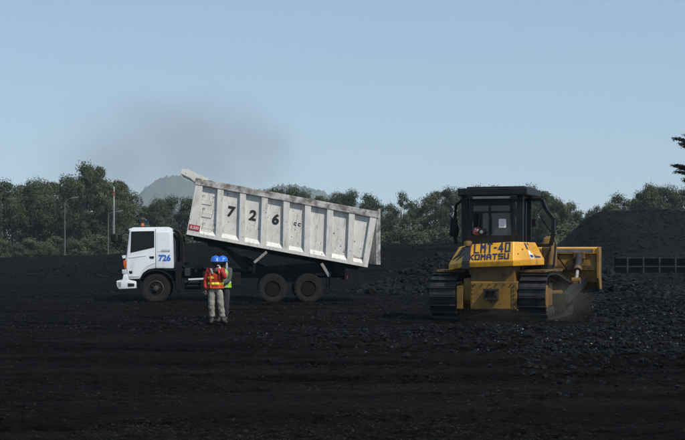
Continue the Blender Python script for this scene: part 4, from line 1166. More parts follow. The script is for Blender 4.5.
# push arms and tilt cylinders
for s in (-1, 1):
    b = MB(); xx = s*1.72
    b.beam((xx, 2.2, .55), (xx-s*.02, BY-.05, zb_b+.22), .20, .26); b.box((s*1.55, 2.2, .55), (.5, .3, .28), bev=.03)
    pa = b.build('push_arm', M['cabframe'], dz)
    b = MB(); top = Vector((xx-s*.12, BY-.16, zt_b-.22)); bot = Vector((xx-s*.02, BY-1.25, zb_b+.24))
    b.tube([top, top.lerp(bot, .55)], .10, 14); cy = b.build('tilt_cylinder', M['dgrey'], dz, smooth='auto')
    MB().tube([top.lerp(bot, .55), bot], .05, 12).build('piston_rod', M['galv'], cy, smooth='auto')
    b = MB(); b.tube([top.lerp(bot, .52), top.lerp(bot, .62)], .125, 14); b.box(tuple(top), (.34, .12, .22), bev=.03); b.build('cylinder_collar', M['yellow_dirty'], cy)
    b = MB(); b.box(tuple(top+Vector((-.03*s, -.02, -.14))), (.30, .16, .14), bev=.02); b.build('cylinder_guard', M['dgrey'], cy)
    b = MB(); b.lathe([(.10, -.12), (.10, .12)], (xx-s*.02, BY-1.25, zb_b+.24), 'x', 14); b.box((xx-s*.02, BY-1.28, zb_b+.12), (.12, .22, .2)); b.build('pin_joint', M['yellow_dirty'], pa)
    b = MB(); b.tube([(s*.66, 3.9, 1.85), (s*.72, 4.7, 1.45)], .075, 12); lc = b.build('lift_cylinder', M['yellow_dirty'], dz, smooth='auto')
    MB().tube([(s*.72, 4.7, 1.45), (s*.78, BY-.05, zb_b+.7)], .04, 10).build('piston_rod', M['chrome'], lc, smooth='auto')
# hoses on the right
b = MB()
for k in range(3):
    b.tube([(.72, 2.6+.1*k, 1.5), (1.15, 3.2+.1*k, 1.95-.1*k), (1.2, 3.9, 1.7), (1.35, 4.6, 1.3), (1.5, BY-.3, zt_b-.4)], .02, 6)
b.build('hose', M['black'], dz, smooth='auto')
# cloth bundle on the window sill
c0 = CV(477.0, 230.4)
b = bmesh.new(); bmesh.ops.create_icosphere(b, subdivisions=3, radius=1)
for v_ in b.verts:
    n_ = 1+.16*math.sin(7*v_.co.x+2)*math.cos(6*v_.co.z)+.08*math.sin(13*v_.co.y+v_.co.x*9)
    v_.co = Vector((v_.co.x*.15*n_, v_.co.y*.10*n_, v_.co.z*.115*n_))
o = bm_obj(b, 'cloth_bundle', M['cloth_red']); wpos = D0+dx_*c0[0]+dy_*(CYB+.06)
o.location = (wpos.x, wpos.y, c0[1]-.03); o.rotation_euler = (0, .3, -DT)
tag(o, 'crumpled red and white cloth in the open rear window of the bulldozer cab', 'cloth')
# ------------------------------------------------------------ workers
def chain(pts, rad):
    return pts, rad, [(i, i+1) for i in range(len(pts)-1)]
def hand_chains(wrist, dirv, palm_n, thumb_side, curl=.5, sc=1.0):
    """palm + five unequal, bent fingers"""
    d = Vector(dirv).normalized(); n = Vector(palm_n); n = (n-d*n.dot(d)).normalized(); s = d.cross(n)*thumb_side
    w0 = Vector(wrist); ch = []
    ch.append(([w0, w0+d*.035*sc, w0+d*.08*sc], [(.026, .018), (.036, .017), (.038, .015)], [(0, 1), (1, 2)]))
    lens = [.070, .078, .072, .055]
    for k in range(4):
        L_ = lens[k]*sc; off = s*((.028-.0185*k)*sc); b0 = w0+d*.07*sc+off
        P = [b0]; a = 0; cur = b0
        for j, f in enumerate((.45, .32, .23)):
            a += curl*(.5+.35*j); cur = cur+(d*math.cos(a)+n*math.sin(a))*L_*f; P.append(cur)
        ch.append((P, [.010, .0095, .0088, .0075], [(0, 1), (1, 2), (2, 3)]))
    b0 = w0+d*.03*sc+s*.028*sc
    ch.append(([b0, b0+(d*.6+s*.7)*.032*sc, b0+(d*.9+s*.65+n*.3)*.055*sc], [.012, .0105, .009], [(0, 1), (1, 2)]))
    return ch
def worker(name_, label, loc, rz, J, cfg, group):
    t = thing('person', label, 'person', loc, rz, group)
    # J: joints in local coordinates, person faces -Y
    r = {}
    head = J['head']; neck = J['neck']; chest = J['chest']; waist = J['waist']; pel = J['pelvis']
    pts = [pel, waist, chest, neck, J['chin'], head, head+Vector((0, 0, .075)),
           J['shL'], J['elL'], J['wrL'], J['shR'], J['elR'], J['wrR'],
           J['hipL'], J['knL'], J['anL'], J['toL'], J['hipR'], J['knR'], J['anR'], J['toR']]
    rad = [(.15, .11), (.13, .10), (.16, .11), .058, .062, (.078, .095), (.06, .075),
           .062, .045, .03, .062, .045, .03,
           .085, .06, .036, .018, .085, .06, .036, .018]
    E = [(0, 1), (1, 2), (2, 3), (3, 4), (4, 5), (5, 6), (2, 7), (7, 8), (8, 9), (2, 10), (10, 11), (11, 12), (0, 13), (13, 14), (14, 15), (15, 16), (0, 17), (17, 18), (18, 19), (19, 20)]
    chains = [(pts, rad, E)]
    fd = J['face']      # facing direction
    hc = {}
    for k, s in (('L', 1), ('R', -1)):
        d = (J['wr'+k]-J['el'+k]).normalized()
        hc[k] = hand_chains(J['wr'+k]+d*.01, J.get('hd'+k, d), J['pn'+k], s, J.get('curl'+k, .45))
        if not cfg.get('glove'+k): chains += hc[k]
    # nose, ears, brow as small grown chains on the same surface
    up = Vector((0, 0, 1)); sdv = fd.cross(up)
    hh = head
    chains.append(([hh+fd*.078-up*.005, hh+fd*.105-up*.028], [.010, .014], [(0, 1)]))
    for s in (-1, 1): chains.append(([hh+sdv*s*.072-up*.0, hh+sdv*s*.084-up*.03-fd*.005], [.014, .011], [(0, 1)]))
    chains.append(([hh+fd*.07-up*.085, hh+fd*.085-up*.088], [.022, .016], [(0, 1)]))
    bm = skin_mesh(chains, 2); body = bm_obj(bm, 'body', M['skin'], t)
    b = MB()
    for s in (-1, 1): b.ell(tuple(hh+fd*.083+sdv*s*.03+up*.004), (.013, .013, .009), 2)
    b.build('eyes', M['glove'], body, smooth=True)
    b = MB(); b.ell(tuple(hh+fd*.092-up*.062), (.022, .010, .007), 2); b.build('mouth', mat('lips', (.12, .035, .03), .5), body, smooth=True)
    for k in ('L', 'R'):
        if cfg.get('glove'+k): bm_obj(skin_mesh(hc[k], 1), 'glove', M['glove'], t)
    b = MB(); b.ell(tuple(hh-fd*.022+up*.02), (.088, .094, .10), 3); b.build('hair', M['hair'], body, smooth=True)
    # helmet: shell, brim all round, peak, ridge
    b = MB(); hz = hh+up*.045
    prof = [(.128, .0), (.126, .03), (.118, .065), (.098, .10), (.066, .125), (.03, .137), (.001, .14)]
    b.lathe(prof, tuple(hz), 'z', 28)
    b.lathe([(.118, -.004), (.142, -.008), (.143, .0), (.126, .006)], tuple(hz), 'z', 28)
    for v in b.bm.verts:
        rel = v.co-hz; f = rel.dot(fd)
        v.co = v.co+fd*f*.14
        if rel.z < .012 and f > .08: v.co += fd*.03*(f/.14)-up*.006
    hm = b.build('helmet', M['helmet'], t, smooth='auto')
    b = MB(); b.tube([hz+fd*.12+up*.06, hz+fd*.06+up*.128, hz+up*.146, hz-fd*.07+up*.122, hz-fd*.12+up*.06], .012, 6); b.build('helmet_ridge', M['helmet'], hm, smooth=True)
    b = MB(); b.tube([hh+sdv*.09+up*.02, hh+sdv*.06-up*.07+fd*.03, hh-up*.10+fd*.05, hh-sdv*.06-up*.07+fd*.03, hh-sdv*.09+up*.02], .005, 5); b.build('chin_strap', M['boot'], hm, smooth=True)
    # shirt
    cu = [J['el'+k].lerp(J['wr'+k], .93) for k in 'LR']
    sp = [waist-Vector((0, 0, .13)), waist, chest, chest+Vector((0, 0, .13)), J['shL'], J['elL'], cu[0], J['shR'], J['elR'], cu[1]]
    sr = [(.178, .132), (.162, .125), (.182, .135), (.075, .07), .083, .064, .050, .083, .064, .050]
    bm_obj(skin_mesh([(sp, sr, [(0, 1), (1, 2), (2, 3), (2, 4), (4, 5), (5, 6), (2, 7), (7, 8), (8, 9)])], 2), 'shirt', M[cfg['shirt']], t)
    # trousers
    tp = [pel+Vector((0, 0, .06)), pel-Vector((0, 0, .02)), J['hipL'], J['knL'], J['anL']+Vector((0, 0, .04)), J['hipR'], J['knR'], J['anR']+Vector((0, 0, .04))]
    tr = [(.165, .125), (.17, .13), .108, .088, .078, .108, .088, .078]
    bm = skin_mesh([(tp, tr, [(0, 1), (1, 2), (2, 3), (3, 4), (1, 5), (5, 6), (6, 7)])], 2)
    for v in bm.verts:
        z = v.co.z; k = max(0, min(1, (1-z)*1.5)); a = math.sin(z*38+v.co.x*30)*.007+math.sin(z*71+v.co.y*44)*.005
        if z < .78: v.co.x += a*k; v.co.y += a*.8*k
    bm_obj(bm, 'trousers', M[cfg['trousers']], t)
    # boots
    for k in 'LR':
        a = J['an'+k]; o = J['to'+k]; d = (o-a); d.z = 0; d.normalize()
        bm = skin_mesh([([a+Vector((0, 0, .10)), a+Vector((0, 0, .0)), a-d*.04+Vector((0, 0, -.045)), a+d*.08+Vector((0, 0, -.05)), a+d*.18+Vector((0, 0, -.055))],
                         [.056, .055, .046, .046, .038], [(0, 1), (1, 2), (1, 3), (3, 4)])], 2)
        for v in bm.verts: v.co.z = max(v.co.z, .0)
        bm_obj(bm, 'boot', M['boot'], t)
    # vest: open shell round the torso, from shoulders to hips
    lo, hi = waist.z-.16, chest.z+.125; n = 40; rows = 14
    def vest_pt(a, f, grow=0):
        z = lo+(hi-lo)*f; c = (pel.lerp(chest, max(0, min(1, (z-pel.z)/(chest.z-pel.z)))))
        rx = np.interp(f, [0, .35, .7, .88, 1], [.205, .190, .212, .185, .10])+grow; ry = np.interp(f, [0, .35, .7, .88, 1], [.158, .148, .160, .125, .085])+grow
        fold = .006*math.sin(a*9+f*5)+.005*math.sin(a*17-f*11)
        x = (rx+fold)*math.cos(a); y = (ry+fold)*math.sin(a)
        return Vector((c.x+x, c.y+y, z))
    b = MB(); g = {}
    for i in range(n):
        for j in range(rows): g[i, j] = b.bm.verts.new(vest_pt(2*math.pi*i/n, j/(rows-1)))
    for i in range(n):
        a = 2*math.pi*(i+.5)/n
        for j in range(rows-1):
            f = (j+.5)/(rows-1)
            sidey = abs(math.sin(a)) < .36
            if sidey and f > .62: continue                       # arm holes
            if math.sin(a) < -.9 and f > .80: continue           # neck opening
            b.bm.faces.new([g[i, j], g[(i+1) % n, j], g[(i+1) % n, j+1], g[i, j+1]])
    bmesh.ops.solidify(b.bm, geom=b.bm.faces[:], thickness=.008)
    vest = b.build('safety_vest', M[cfg['vest']], t, smooth=True)
    def band(f0, f1, m, a0=0, a1=2*math.pi, nm='reflective_band', gr=.006):
        b = MB(); N = 40; V = []
        for i in range(N+1):
            a = a0+(a1-a0)*i/N; V.append([b.bm.verts.new(vest_pt(a, f0, gr)), b.bm.verts.new(vest_pt(a, f1, gr)), b.bm.verts.new(vest_pt(a, f1, gr-.006)), b.bm.verts.new(vest_pt(a, f0, gr-.006))])
        for i in range(N):
            for q in range(4): b.bm.faces.new([V[i][q], V[i+1][q], V[i+1][(q+1) % 4], V[i][(q+1) % 4]])
        b.build(nm, M[m], vest, smooth=False)
    for f0, f1, m, a0, a1 in cfg['bands']: band(f0, f1, m, a0, a1)
    for s in (-1, 1):
        b = MB()
        aL = R(270+s*32); P = [vest_pt(aL, f, .007) for f in (.02, .25, .5, .72, .86)]
        for p, q in zip(P, P[1:]): b.beam(p, q, .045, .004, up=(0, -1, 0))
        b.build('reflective_band', M[cfg['strap']], vest)
    return t
PX = lambda px, D: (px-CX)/FPX*D
V_ = Vector
D1 = 33.6
J1 = dict(pelvis=V_((0, 0, .93)), waist=V_((0, -.01, 1.08)), chest=V_((-.01, -.01, 1.30)), neck=V_((.0, -.02, 1.455)), chin=V_((.0, -.035, 1.50)), head=V_((.005, -.04, 1.575)),
          shL=V_((-.19, -.0, 1.385)), elL=V_((-.265, .02, 1.12)), wrL=V_((-.255, -.06, .88)), shR=V_((.17, -.02, 1.385)), elR=V_((.25, -.16, 1.17)), wrR=V_((.135, -.23, 1.41)),
          hipL=V_((-.095, 0, .88)), knL=V_((-.105, -.05, .49)), anL=V_((-.085, .0, .10)), toL=V_((-.13, -.17, .04)),
          hipR=V_((.095, 0, .88)), knR=V_((.135, -.07, .49)), anR=V_((.185, -.03, .10)), toR=V_((.29, -.16, .04)),
          pnL=V_((0, -1, 0)), pnR=V_((-.9, -.3, 0)), hdR=V_((-.35, .15, .9)), curlR=.7, face=V_((.15, -.98, -.05)).normalized())
p1 = worker('person', 'front worker in orange vest, red sleeves and blue helmet, hand raised to the face', (PX(215.6, D1), D1, float(HT(PX(215.6, D1), D1))), R(4), J1,
            dict(shirt='shirt_red', vest='vest_orange', trousers='trousers', gloveR=True, strap='vest_orange',
                 bands=[(.20, .31, 'yellowtape', 0, 6.2832), (.50, .60, 'yellowtape', R(200), R(262))]), 'workers standing beside the truck')
# grey scarf on the front worker's shoulder
b = MB()
for i in range(4):
    b.ell((-.115+.012*i, -.115-.012*i, 1.41-.035*i), (.035, .022, .032), 2, rot=(.3*i, .2, .5*i))
b.build('scarf', M['scarf'], p1, smooth=True)
b = MB(); b.box((.04, -.158, 1.32), (.08, .02, .07), bev=.008); b.build('pocket', M['trousers_dark'], p1)
D2 = 34.15
J2 = dict(pelvis=V_((0, 0, .93)), waist=V_((0, 0, 1.08)), chest=V_((0, -.01, 1.30)), neck=V_((0, -.02, 1.45)), chin=V_((-.01, -.04, 1.50)), head=V_((-.01, -.045, 1.565)),
          shL=V_((-.18, 0, 1.38)), elL=V_((-.24, -.03, 1.12)), wrL=V_((-.18, -.2, .98)), shR=V_((.18, 0, 1.38)), elR=V_((.17, -.10, 1.10)), wrR=V_((.03, -.24, 1.02)),
          hipL=V_((-.09, 0, .88)), knL=V_((-.10, -.03, .49)), anL=V_((-.10, .02, .10)), toL=V_((-.13, -.14, .04)),
          hipR=V_((.09, 0, .88)), knR=V_((.08, -.05, .49)), anR=V_((.06, .0, .10)), toR=V_((.07, -.16, .04)),
          pnL=V_((0, 0, -1)), pnR=V_((0, -1, 0)), face=V_((-.35, -.93, -.05)).normalized())
p2 = worker('person', 'worker in lime green vest and blue helmet, half hidden behind the one in orange', (PX(223.6, D2), D2, float(HT(PX(223.6, D2), D2))), R(-12), J2,
            dict(shirt='shirt_dark', vest='lime', trousers='trousers_dark', strap='silver', bands=[(.22, .31, 'silver', 0, 6.2832)]), 'workers standing beside the truck')
b = MB(); b.prism([(.075, 1.30), (.12, 1.28), (.13, 1.44), (.115, 1.58), (.09, 1.60), (.075, 1.48)], -.09, -.02, bev=.02); b.build('neck_cloth', M['shirt_grey'], p2, smooth='auto')

# ------------------------------------------------------------ trees
def leaf_quads(C, Nn, size, r):
    """C centres (n,3), Nn normals (n,3), size (n,) -> verts, faces"""
    n = len(C); a = r.normal(size=(n, 3)); u = np.cross(Nn, a); u /= np.linalg.norm(u, axis=1)[:, None]+1e-9
    v = np.cross(Nn, u); s = size[:, None]
    P = np.stack([C-u*s-v*s*.1, C-v*s*.55, C+u*s+v*s*.1, C+v*s*.6], 1)
    return P.reshape(-1, 3), np.arange(4*n).reshape(n, 4)
def make_tree(seed, H=12, Wd=4.2, crown0=.18, nl=26, leaves=220, lsize=.19, m='leaf_a', open_=.0, name='broadleaf_tree', lab='', cat='tree', group=None, columnar=0):
    r = np.random.default_rng(seed)
    t = thing(name, lab, cat, group=group)
    tips = []
    b = MB(); th = H*.62
    tp = [Vector((0, 0, -.3))]; x = y = 0
    for k in range(1, 6):
        x += r.normal(0, .18); y += r.normal(0, .18); tp.append(Vector((x, y, th*k/5)))
    b.tube(tp, [.26, .21, .18, .14, .11, .06], 8)
    cents = []
    for k in range(nl):
        f = crown0+(1-crown0)*((k+.5)/nl)**.8
        z = H*f*.93
        prof = math.sin(math.pi*min(1, max(.0, (f-crown0*.55)/(1-crown0*.55)))**.75)**.6
        a = r.uniform(0, 6.28); rr = Wd*prof*r.uniform(.35, 1.0)
        c = np.array([x*.6+math.cos(a)*rr, y*.6+math.sin(a)*rr, z]); cents.append(c)
        st = tp[min(4, max(1, int(z/th*4.2)))]; md = Vector(c).lerp(st, .5)+Vector((0, 0, -.25))
        b.tube([st, md, Vector(c)], [.075, .05, .02], 5)
    b.build('trunk', M['bark'], t, smooth=True)
    VV = []; NN = []; SS = []; TT = []
    for c in cents:
        R0 = r.uniform(.7, 1.35)*(Wd/4.2)**.7; n = int(leaves*r.uniform(.7, 1.25)*(1-open_)); tone = r.uniform(.1, .9)
        d = r.normal(size=(n, 3)); d /= np.linalg.norm(d, axis=1)[:, None]
        rad = R0*(1-np.abs(r.normal(0, .28, n)))*np.array(1.0)
        rad *= 1+.35*np.sin(d[:, 0]*5+seed)*np.cos(d[:, 1]*4)
        p = c+d*rad[:, None]*np.array([1.2, 1.2, .8]); VV.append(p)
        nn = d+r.normal(0, .38, (n, 3)); nn /= np.linalg.norm(nn, axis=1)[:, None]; NN.append(nn)
        SS.append(r.uniform(.6, 1.4, n)*lsize); TT.append(np.clip(tone+r.normal(0, .18, n), 0, 1))
        # wispy outer sprays
        k = max(4, n//18); dd = d[:k]; q = c+dd*R0*r.uniform(1.0, 1.2, (k, 1)); VV.append(q); NN.append(r.normal(size=(k, 3))/1.5); SS.append(np.full(k, lsize*.8)); TT.append(np.full(k, tone))
    C = np.concatenate(VV); C[:, 2] = np.maximum(C[:, 2], .1)
    Nn = np.concatenate(NN); Nn /= np.linalg.norm(Nn, axis=1)[:, None]+1e-9
    V, F = leaf_quads(C, Nn, np.concatenate(SS), r)
    mesh_np('crown', V, F, M[m], t, tone=np.repeat(np.concatenate(TT), 4))
    t['_H'] = H
    return t
protos = [make_tree(11, 12, 4.4, .14, 34, 430, .125, 'leaf_a'), make_tree(12, 12, 3.8, .2, 28, 430, .12, 'leaf_b'), make_tree(13, 12, 5.0, .1, 38, 420, .13, 'leaf_a'),
          make_tree(14, 12, 3.0, .3, 20, 330, .12, 'leaf_b', .15), make_tree(15, 12, 5.4, .22, 36, 400, .125, 'leaf_a'), make_tree(16, 12, 2.6, .25, 18, 320, .115, 'leaf_a', .2)]
bushp = [make_tree(21, 4, 2.6, .02, 18, 330, .11, 'leaf_b', name='bush', cat='bush'), make_tree(22, 4, 3.0, .02, 20, 320, .115, 'leaf_a', name='bush', cat='bush')]
# (picture column, crown-top row, distance, kind, width factor)
TREES = [(-20, 176, 190, 2, 1), (4, 177, 196, 0, 1), (22, 180, 204, 1, 1.1), (37, 176, 192, 4, .8), (52, 177, 208, 1, 1.1), (68, 172, 196, 0, .8), (86, 159, 190, 0, .78), (98, 161, 200, 1, .7),
         (103, 178, 186, 3, 1), (117, 175, 188, 1, .8), (127, 182, 194, 3, 1.05), (75, 176, 184, 2, .7), (12, 195, 183, 2, .8), (45, 192, 184, 2, .9), (110, 196, 182, 4, .75), (131, 205, 186, 3, 1),
         (145, 203, 205, 1, .9), (158, 196, 200, 2, .75), (173, 194, 208, 4, .8), (188, 195, 204, 0, 1), (206, 193, 210, 4, .9), (226, 190, 208, 2, .9), (247, 190, 206, 0, 1), (262, 189, 214, 4, .9),
         (277, 185, 208, 0, .9), (291, 183.5, 206, 2, .7), (305, 188, 214, 4, .7), (321, 192, 204, 1, 1), (338, 189.5, 210, 2, .75), (353, 188, 202, 4, .66), (368, 191.5, 206, 0, .9),
         (393, 200, 196, 3, .9), (402, 187, 190, 5, .8), (414, 197, 204, 3, 1.1), (427, 193, 192, 3, 1.1), (437, 187, 196, 1, .9), (448, 184.5, 190, 0, .75), (461, 186, 200, 0, .85), (477, 183, 196, 2, .7), (495, 184, 204, 0, .9),
         (512, 183, 198, 1, 1), (529, 182, 192, 0, .8), (543, 187, 200, 1, .95), (554, 195, 190, 3, 1), (567, 199, 196, 3, 1.2), (575, 208, 204, 5, 1.2), (586, 212, 200, 3, 1), (598, 202, 205, 5, .8),
         (612, 198, 206, 3, 1), (622, 190, 196, 3, 1.1), (634, 195, 204, 1, .9), (650, 181, 190, 2, .75), (668, 183, 194, 4, .75), (686, 185, 200, 0, 1), (706, 188, 200, 4, 1), (410, 208, 186, 1, .8), (389, 214, 205, 0, .7), (444, 204, 184, 2, .6), (606, 203, 208, 1, .9), (641, 189, 205, 0, .9), (660, 183, 203, 1, .9), (549, 192, 206, 0, .8), (561, 199, 188, 1, .8), (520, 186, 206, 2, .8), (579, 213, 206, 2, .6), (592, 207, 204, 0, .7), (62, 182, 202, 1, .9), (120, 180, 202, 2, .7), (30, 181, 186, 0, .75)]
lr = random.Random(5); first = {}
bands = []
def place_tree(proto, px, top, D, wf, label, group, used):
    H = (CAMZ+(HOR-top)*D/FPX); o = proto if not used else copy_tree(proto)
    s = H/(proto['_H']*1.02); o.location = (PX(px, D), D, float(H0(PX(px, D), D))); o.scale = (s*wf, s*wf, s); o.rotation_euler = (0, 0, lr.uniform(0, 6.28))
    o['label'] = label; o['group'] = group; o['category'] = proto.get('category', 'tree'); return o
def describe(i, px, top, k):
    kind = {0: 'rounded dark', 1: 'olive bushy', 2: 'broad dense', 3: 'slim open', 4: 'wide spreading', 5: 'thin narrow'}[k]
    Z = [(63, 'left of the near lamp post'), (108, 'low between the two lamp posts'), (135, 'just left of the hazy hill'), (165, 'under the hazy hill'), (200, 'behind the cab and guard lip'),
         (280, 'above the load body front'), (345, 'above the load body rear'), (385, 'above the tailgate'), (415, 'just right of the tailgate'), (460, 'just left of the bulldozer cab'),
         (490, 'behind the bulldozer cab left'), (530, 'behind the bulldozer cab right'), (580, 'between bulldozer door and pile'), (630, 'over the pile left slope'), (999, 'over the pile crest')]
    z = [b for a, b in Z if px < a][0]
    return kind, z, ''
cnt = {}
desc = [describe(i, t[0], t[1], t[3]) for i, t in enumerate(TREES)]
zonelist = {}
for i, d in enumerate(desc): zonelist.setdefault((d[1], d[2]), []).append(i)
ordn = ['leftmost', 'second from the left', 'third from the left', 'fourth from the left', 'fifth from the left', 'sixth from the left', 'seventh from the left', 'eighth from the left', 'ninth from the left']
usedp = set()
for i, (px, top, D, k, wf) in enumerate(TREES):
    kind, zone, r_ = desc[i]; lst = sorted(zonelist[(zone, r_)], key=lambda j: TREES[j][0]); n = lst.index(i)
    lab = (f'{kind} tree {zone}, '+ordn[n]+' there') if len(lst) > 1 else f'{kind} tree {zone}'
    place_tree(protos[k], px, top, D, wf, lab, 'trees along the back of the yard', k in usedp); usedp.add(k)
bl_list = [(2, 240, 179), (15, 245, 176), (29, 238, 180), (44, 243, 177), (56, 236, 181), (72, 240, 178), (85, 238, 177), (97, 235, 178), (118, 234, 177), (128, 236, 180), (140, 232, 184), (152, 236, 181), (166, 232, 184), (180, 236, 182),
           (388, 232, 182), (399, 229, 180), (411, 231, 179), (421, 233, 178), (432, 230, 181), (446, 229, 180), (560, 226, 182), (572, 224, 184)]
ub = set()
bz = [(lambda p: p < 63, 'low left of the near lamp post'), (lambda p: p < 108, 'low between the two lamp posts'), (lambda p: p < 200, 'low behind the truck cab'), (lambda p: p < 460, 'between tailgate and bulldozer'), (lambda p: True, 'right of the bulldozer door')]
zn = [[z for c, z in bz if c(p[0])][0] for p in bl_list]
for i, (px, top, D) in enumerate(bl_list):
    k = i % 2; n = [j for j in range(len(zn)) if zn[j] == zn[i]].index(i)
    place_tree(bushp[k], px, top, D, 1.1, ('olive' if k == 0 else 'dark green')+' bush '+zn[i]+', '+ordn[n], 'bushes at the foot of the trees', k in ub); ub.add(k)
for p in protos+bushp:
    pass
for o in list(bpy.data.objects):
    if '_H' in o: del o['_H']
# casuarina reaching in from the right edge
r = np.random.default_rng(8)
ct = thing('conifer_tree', 'dark feathery conifer whose branch tips reach in at the right edge above the trees', 'tree', (PX(706, 60), 60, 0))
b = MB(); tp = [Vector((0, 0, -.2)), Vector((.1, 0, 3)), Vector((.0, .1, 6)), Vector((.1, 0, 9)), Vector((.05, 0, 12))]
b.tube(tp, [.2, .17, .13, .09, .03], 8)
Cn = []; Nn = []; Sz = []
levels = [(6.95, -1.50), (5.72, -1.52), (6.72, -1.15), (5.42, -1.35), (7.15, -.9), (5.1, -.95), (4.9, -.75)]
for z, xt in levels:
    for ang0 in (math.pi, 1.2, -1.4, 2.3, .2):
        Lh = abs(xt)*(1 if ang0 == math.pi else r.uniform(.8, 1.25)); zz = z if ang0 == math.pi else z+r.uniform(-.3, .3)
        a = ang0+(0 if ang0 == math.pi else r.uniform(-.3, .3))
        s0 = Vector((.05, 0, zz-.25)); e0 = Vector((.05+math.cos(a)*Lh, math.sin(a)*Lh, zz)); md = s0.lerp(e0, .5)+Vector((0, 0, .1))
        b.tube([s0, md, e0], [.035, .02, .008], 5)
        for q in np.linspace(.32, 1.0, 14):
            c = s0.lerp(e0, q)
            n = 64; off = r.normal(size=(n, 3))*np.array([.12, .16, .04])*(1.15-q*.3); Cn.append(np.array(c)+off+np.array([0, 0, .05])); nn = r.normal(size=(n, 3)); nn[:, 2] += 1.6*np.sign(nn[:, 2]); Nn.append(nn); Sz.append(r.uniform(.025, .06, n))
b.build('trunk', M['bark'], ct, smooth=True)
Nn = np.concatenate(Nn); Nn /= np.linalg.norm(Nn, axis=1)[:, None]
V, F = leaf_quads(np.concatenate(Cn), Nn, np.concatenate(Sz), r)
mesh_np('crown', V, F, M['leaf_c'], ct, tone=r.random(len(V)//4).repeat(4))

# ------------------------------------------------------------ lamp posts
def lamp_post(px, D, top, headpx, heady, lab):
    x = PX(px, D); z0 = float(HT(x, D)); t = thing('street_lamp', lab, 'lamp post', (x, D, z0), 0, 'lamp posts before the left trees')
    zt = CAMZ+(HOR-top)*D/FPX-z0; hx = PX(headpx, D)-x; hz = CAMZ+(HOR-heady)*D/FPX-z0
    MB().tube([(0, 0, -.2), (0, 0, zt*.5), (0, 0, zt)], [.10, .08, .055], 10).build('pole', M['pole'], t, smooth='auto')
    MB().tube([(0, 0, zt-.05), (hx*.35, 0, zt+(hz-zt)*.6), (hx, 0, hz)], .04, 8).build('arm', M['pole'], t, smooth='auto')
    MB().box((0, 0, .25), (.42, .42, .5), bev=.04).build('base', M['pole'], t)
    l = MB().ell((hx+.45, 0, hz+.06), (.62, .2, .13), 2, rot=(0, -.15, 0)).build('lamp_head', M['pole'], t, smooth=True)
    MB().ell((hx+.45, 0, hz-.02), (.42, .14, .09), 2, rot=(0, -.15, 0)).build('lens', M['lamp'], l, smooth=True)
lamp_post(64.8, 170, 203, 70.5, 198.5, 'tall curved-arm lamp post standing clear of the truck at the left wood')
lamp_post(108.3, 172, 214, 115.6, 212, 'curved-arm lamp post just left of the truck mirror')

# ------------------------------------------------------------ steel frame at the foot of the pile
D = 101.5
fx0 = PX(618, D); fx1 = PX(770, D); zt = CAMZ-(257.2-HOR)*D/FPX; zb = CAMZ-(274.5-HOR)*D/FPX; zm = CAMZ-(266.4-HOR)*D/FPX; zb = min(zb, .05)
t = thing('steel_frame', 'low dark steel frame of posts and rails along the foot of the big coal pile', 'metal frame', (fx0, D, 0), R(0))
Wf = fx1-fx0
MB().box2((-.2, -.08, zt-.09), (Wf, .06, zt)).build('top_rail', M['frame_steel'], t)
MB().box2((-.2, -.09, zm-.05), (Wf, .05, zm+.04)).build('middle_rail', M['dgrey'], t)
MB().box2((.8, -.10, zb-.02), (Wf, .06, zb+.12)).build('bottom_rail', M['frame_steel'], t)
MB().box2((-.2, .35, zb-.1), (Wf, .4, zt-.045)).build('void_panel', M['voidblack'], t)  # black sheet stands in for the darkness between the rails
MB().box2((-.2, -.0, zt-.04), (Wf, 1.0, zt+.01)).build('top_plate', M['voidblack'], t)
for k in range(int(Wf/1.25)+1):
    xx = PX(627.3, D)-fx0+k*1.25*1.0
    if xx < Wf: MB().box2((xx-.06, -.14, zb-.1), (xx+.06, .08, zt+.03)).build('post', M['frame_steel'], t)

# ------------------------------------------------------------ haze, smoke, dust
def vol_mat(name, col, dens, noise=None, absorb=None, aniso=0.2):
    m = bpy.data.materials.new(name); m.use_nodes = True; n = m.node_tree
    n.nodes.remove(n.nodes['Principled BSDF'])
    pv = n.nodes.new('ShaderNodeVolumePrincipled'); pv.inputs['Color'].default_value = (*col, 1); pv.inputs['Density'].default_value = dens; pv.inputs['Anisotropy'].default_value = aniso
    if absorb: pv.inputs['Absorption Color'].default_value = (*absorb, 1)
    n.links.new(pv.outputs[0], n.nodes['Material Output'].inputs['Volume'])
    if noise:
        tc = n.nodes.new('ShaderNodeTexCoord'); ln = n.nodes.new('ShaderNodeVectorMath'); ln.operation = 'LENGTH'
        n.links.new(tc.outputs['Object'], ln.inputs[0])
        fo = n.nodes.new('ShaderNodeMapRange'); fo.inputs['From Min'].default_value = .98; fo.inputs['From Max'].default_value = .25; fo.interpolation_type = 'SMOOTHSTEP'
        n.links.new(ln.outputs['Value'], fo.inputs['Value'])
        t = n.nodes.new('ShaderNodeTexNoise'); t.inputs['Scale'].default_value = noise; t.inputs['Detail'].default_value = 4
        n.links.new(tc.outputs['Object'], t.inputs['Vector'])
        mr = n.nodes.new('ShaderNodeMapRange'); mr.inputs['From Min'].default_value = .30; mr.inputs['From Max'].default_value = .78
        n.links.new(t.outputs[0], mr.inputs['Value'])
        m1 = n.nodes.new('ShaderNodeMath'); m1.operation = 'MULTIPLY'; n.links.new(fo.outputs[0], m1.inputs[0]); n.links.new(mr.outputs[0], m1.inputs[1])
        m2 = n.nodes.new('ShaderNodeMath'); m2.operation = 'MULTIPLY'; n.links.new(m1.outputs[0], m2.inputs[0]); m2.inputs[1].default_value = dens
        n.links.new(m2.outputs[0], pv.inputs['Density'])
    return m
def vol_box(name, a, b_, m):
    o = MB().box2(a, b_).build(name, m); o['kind'] = 'stuff'; return o
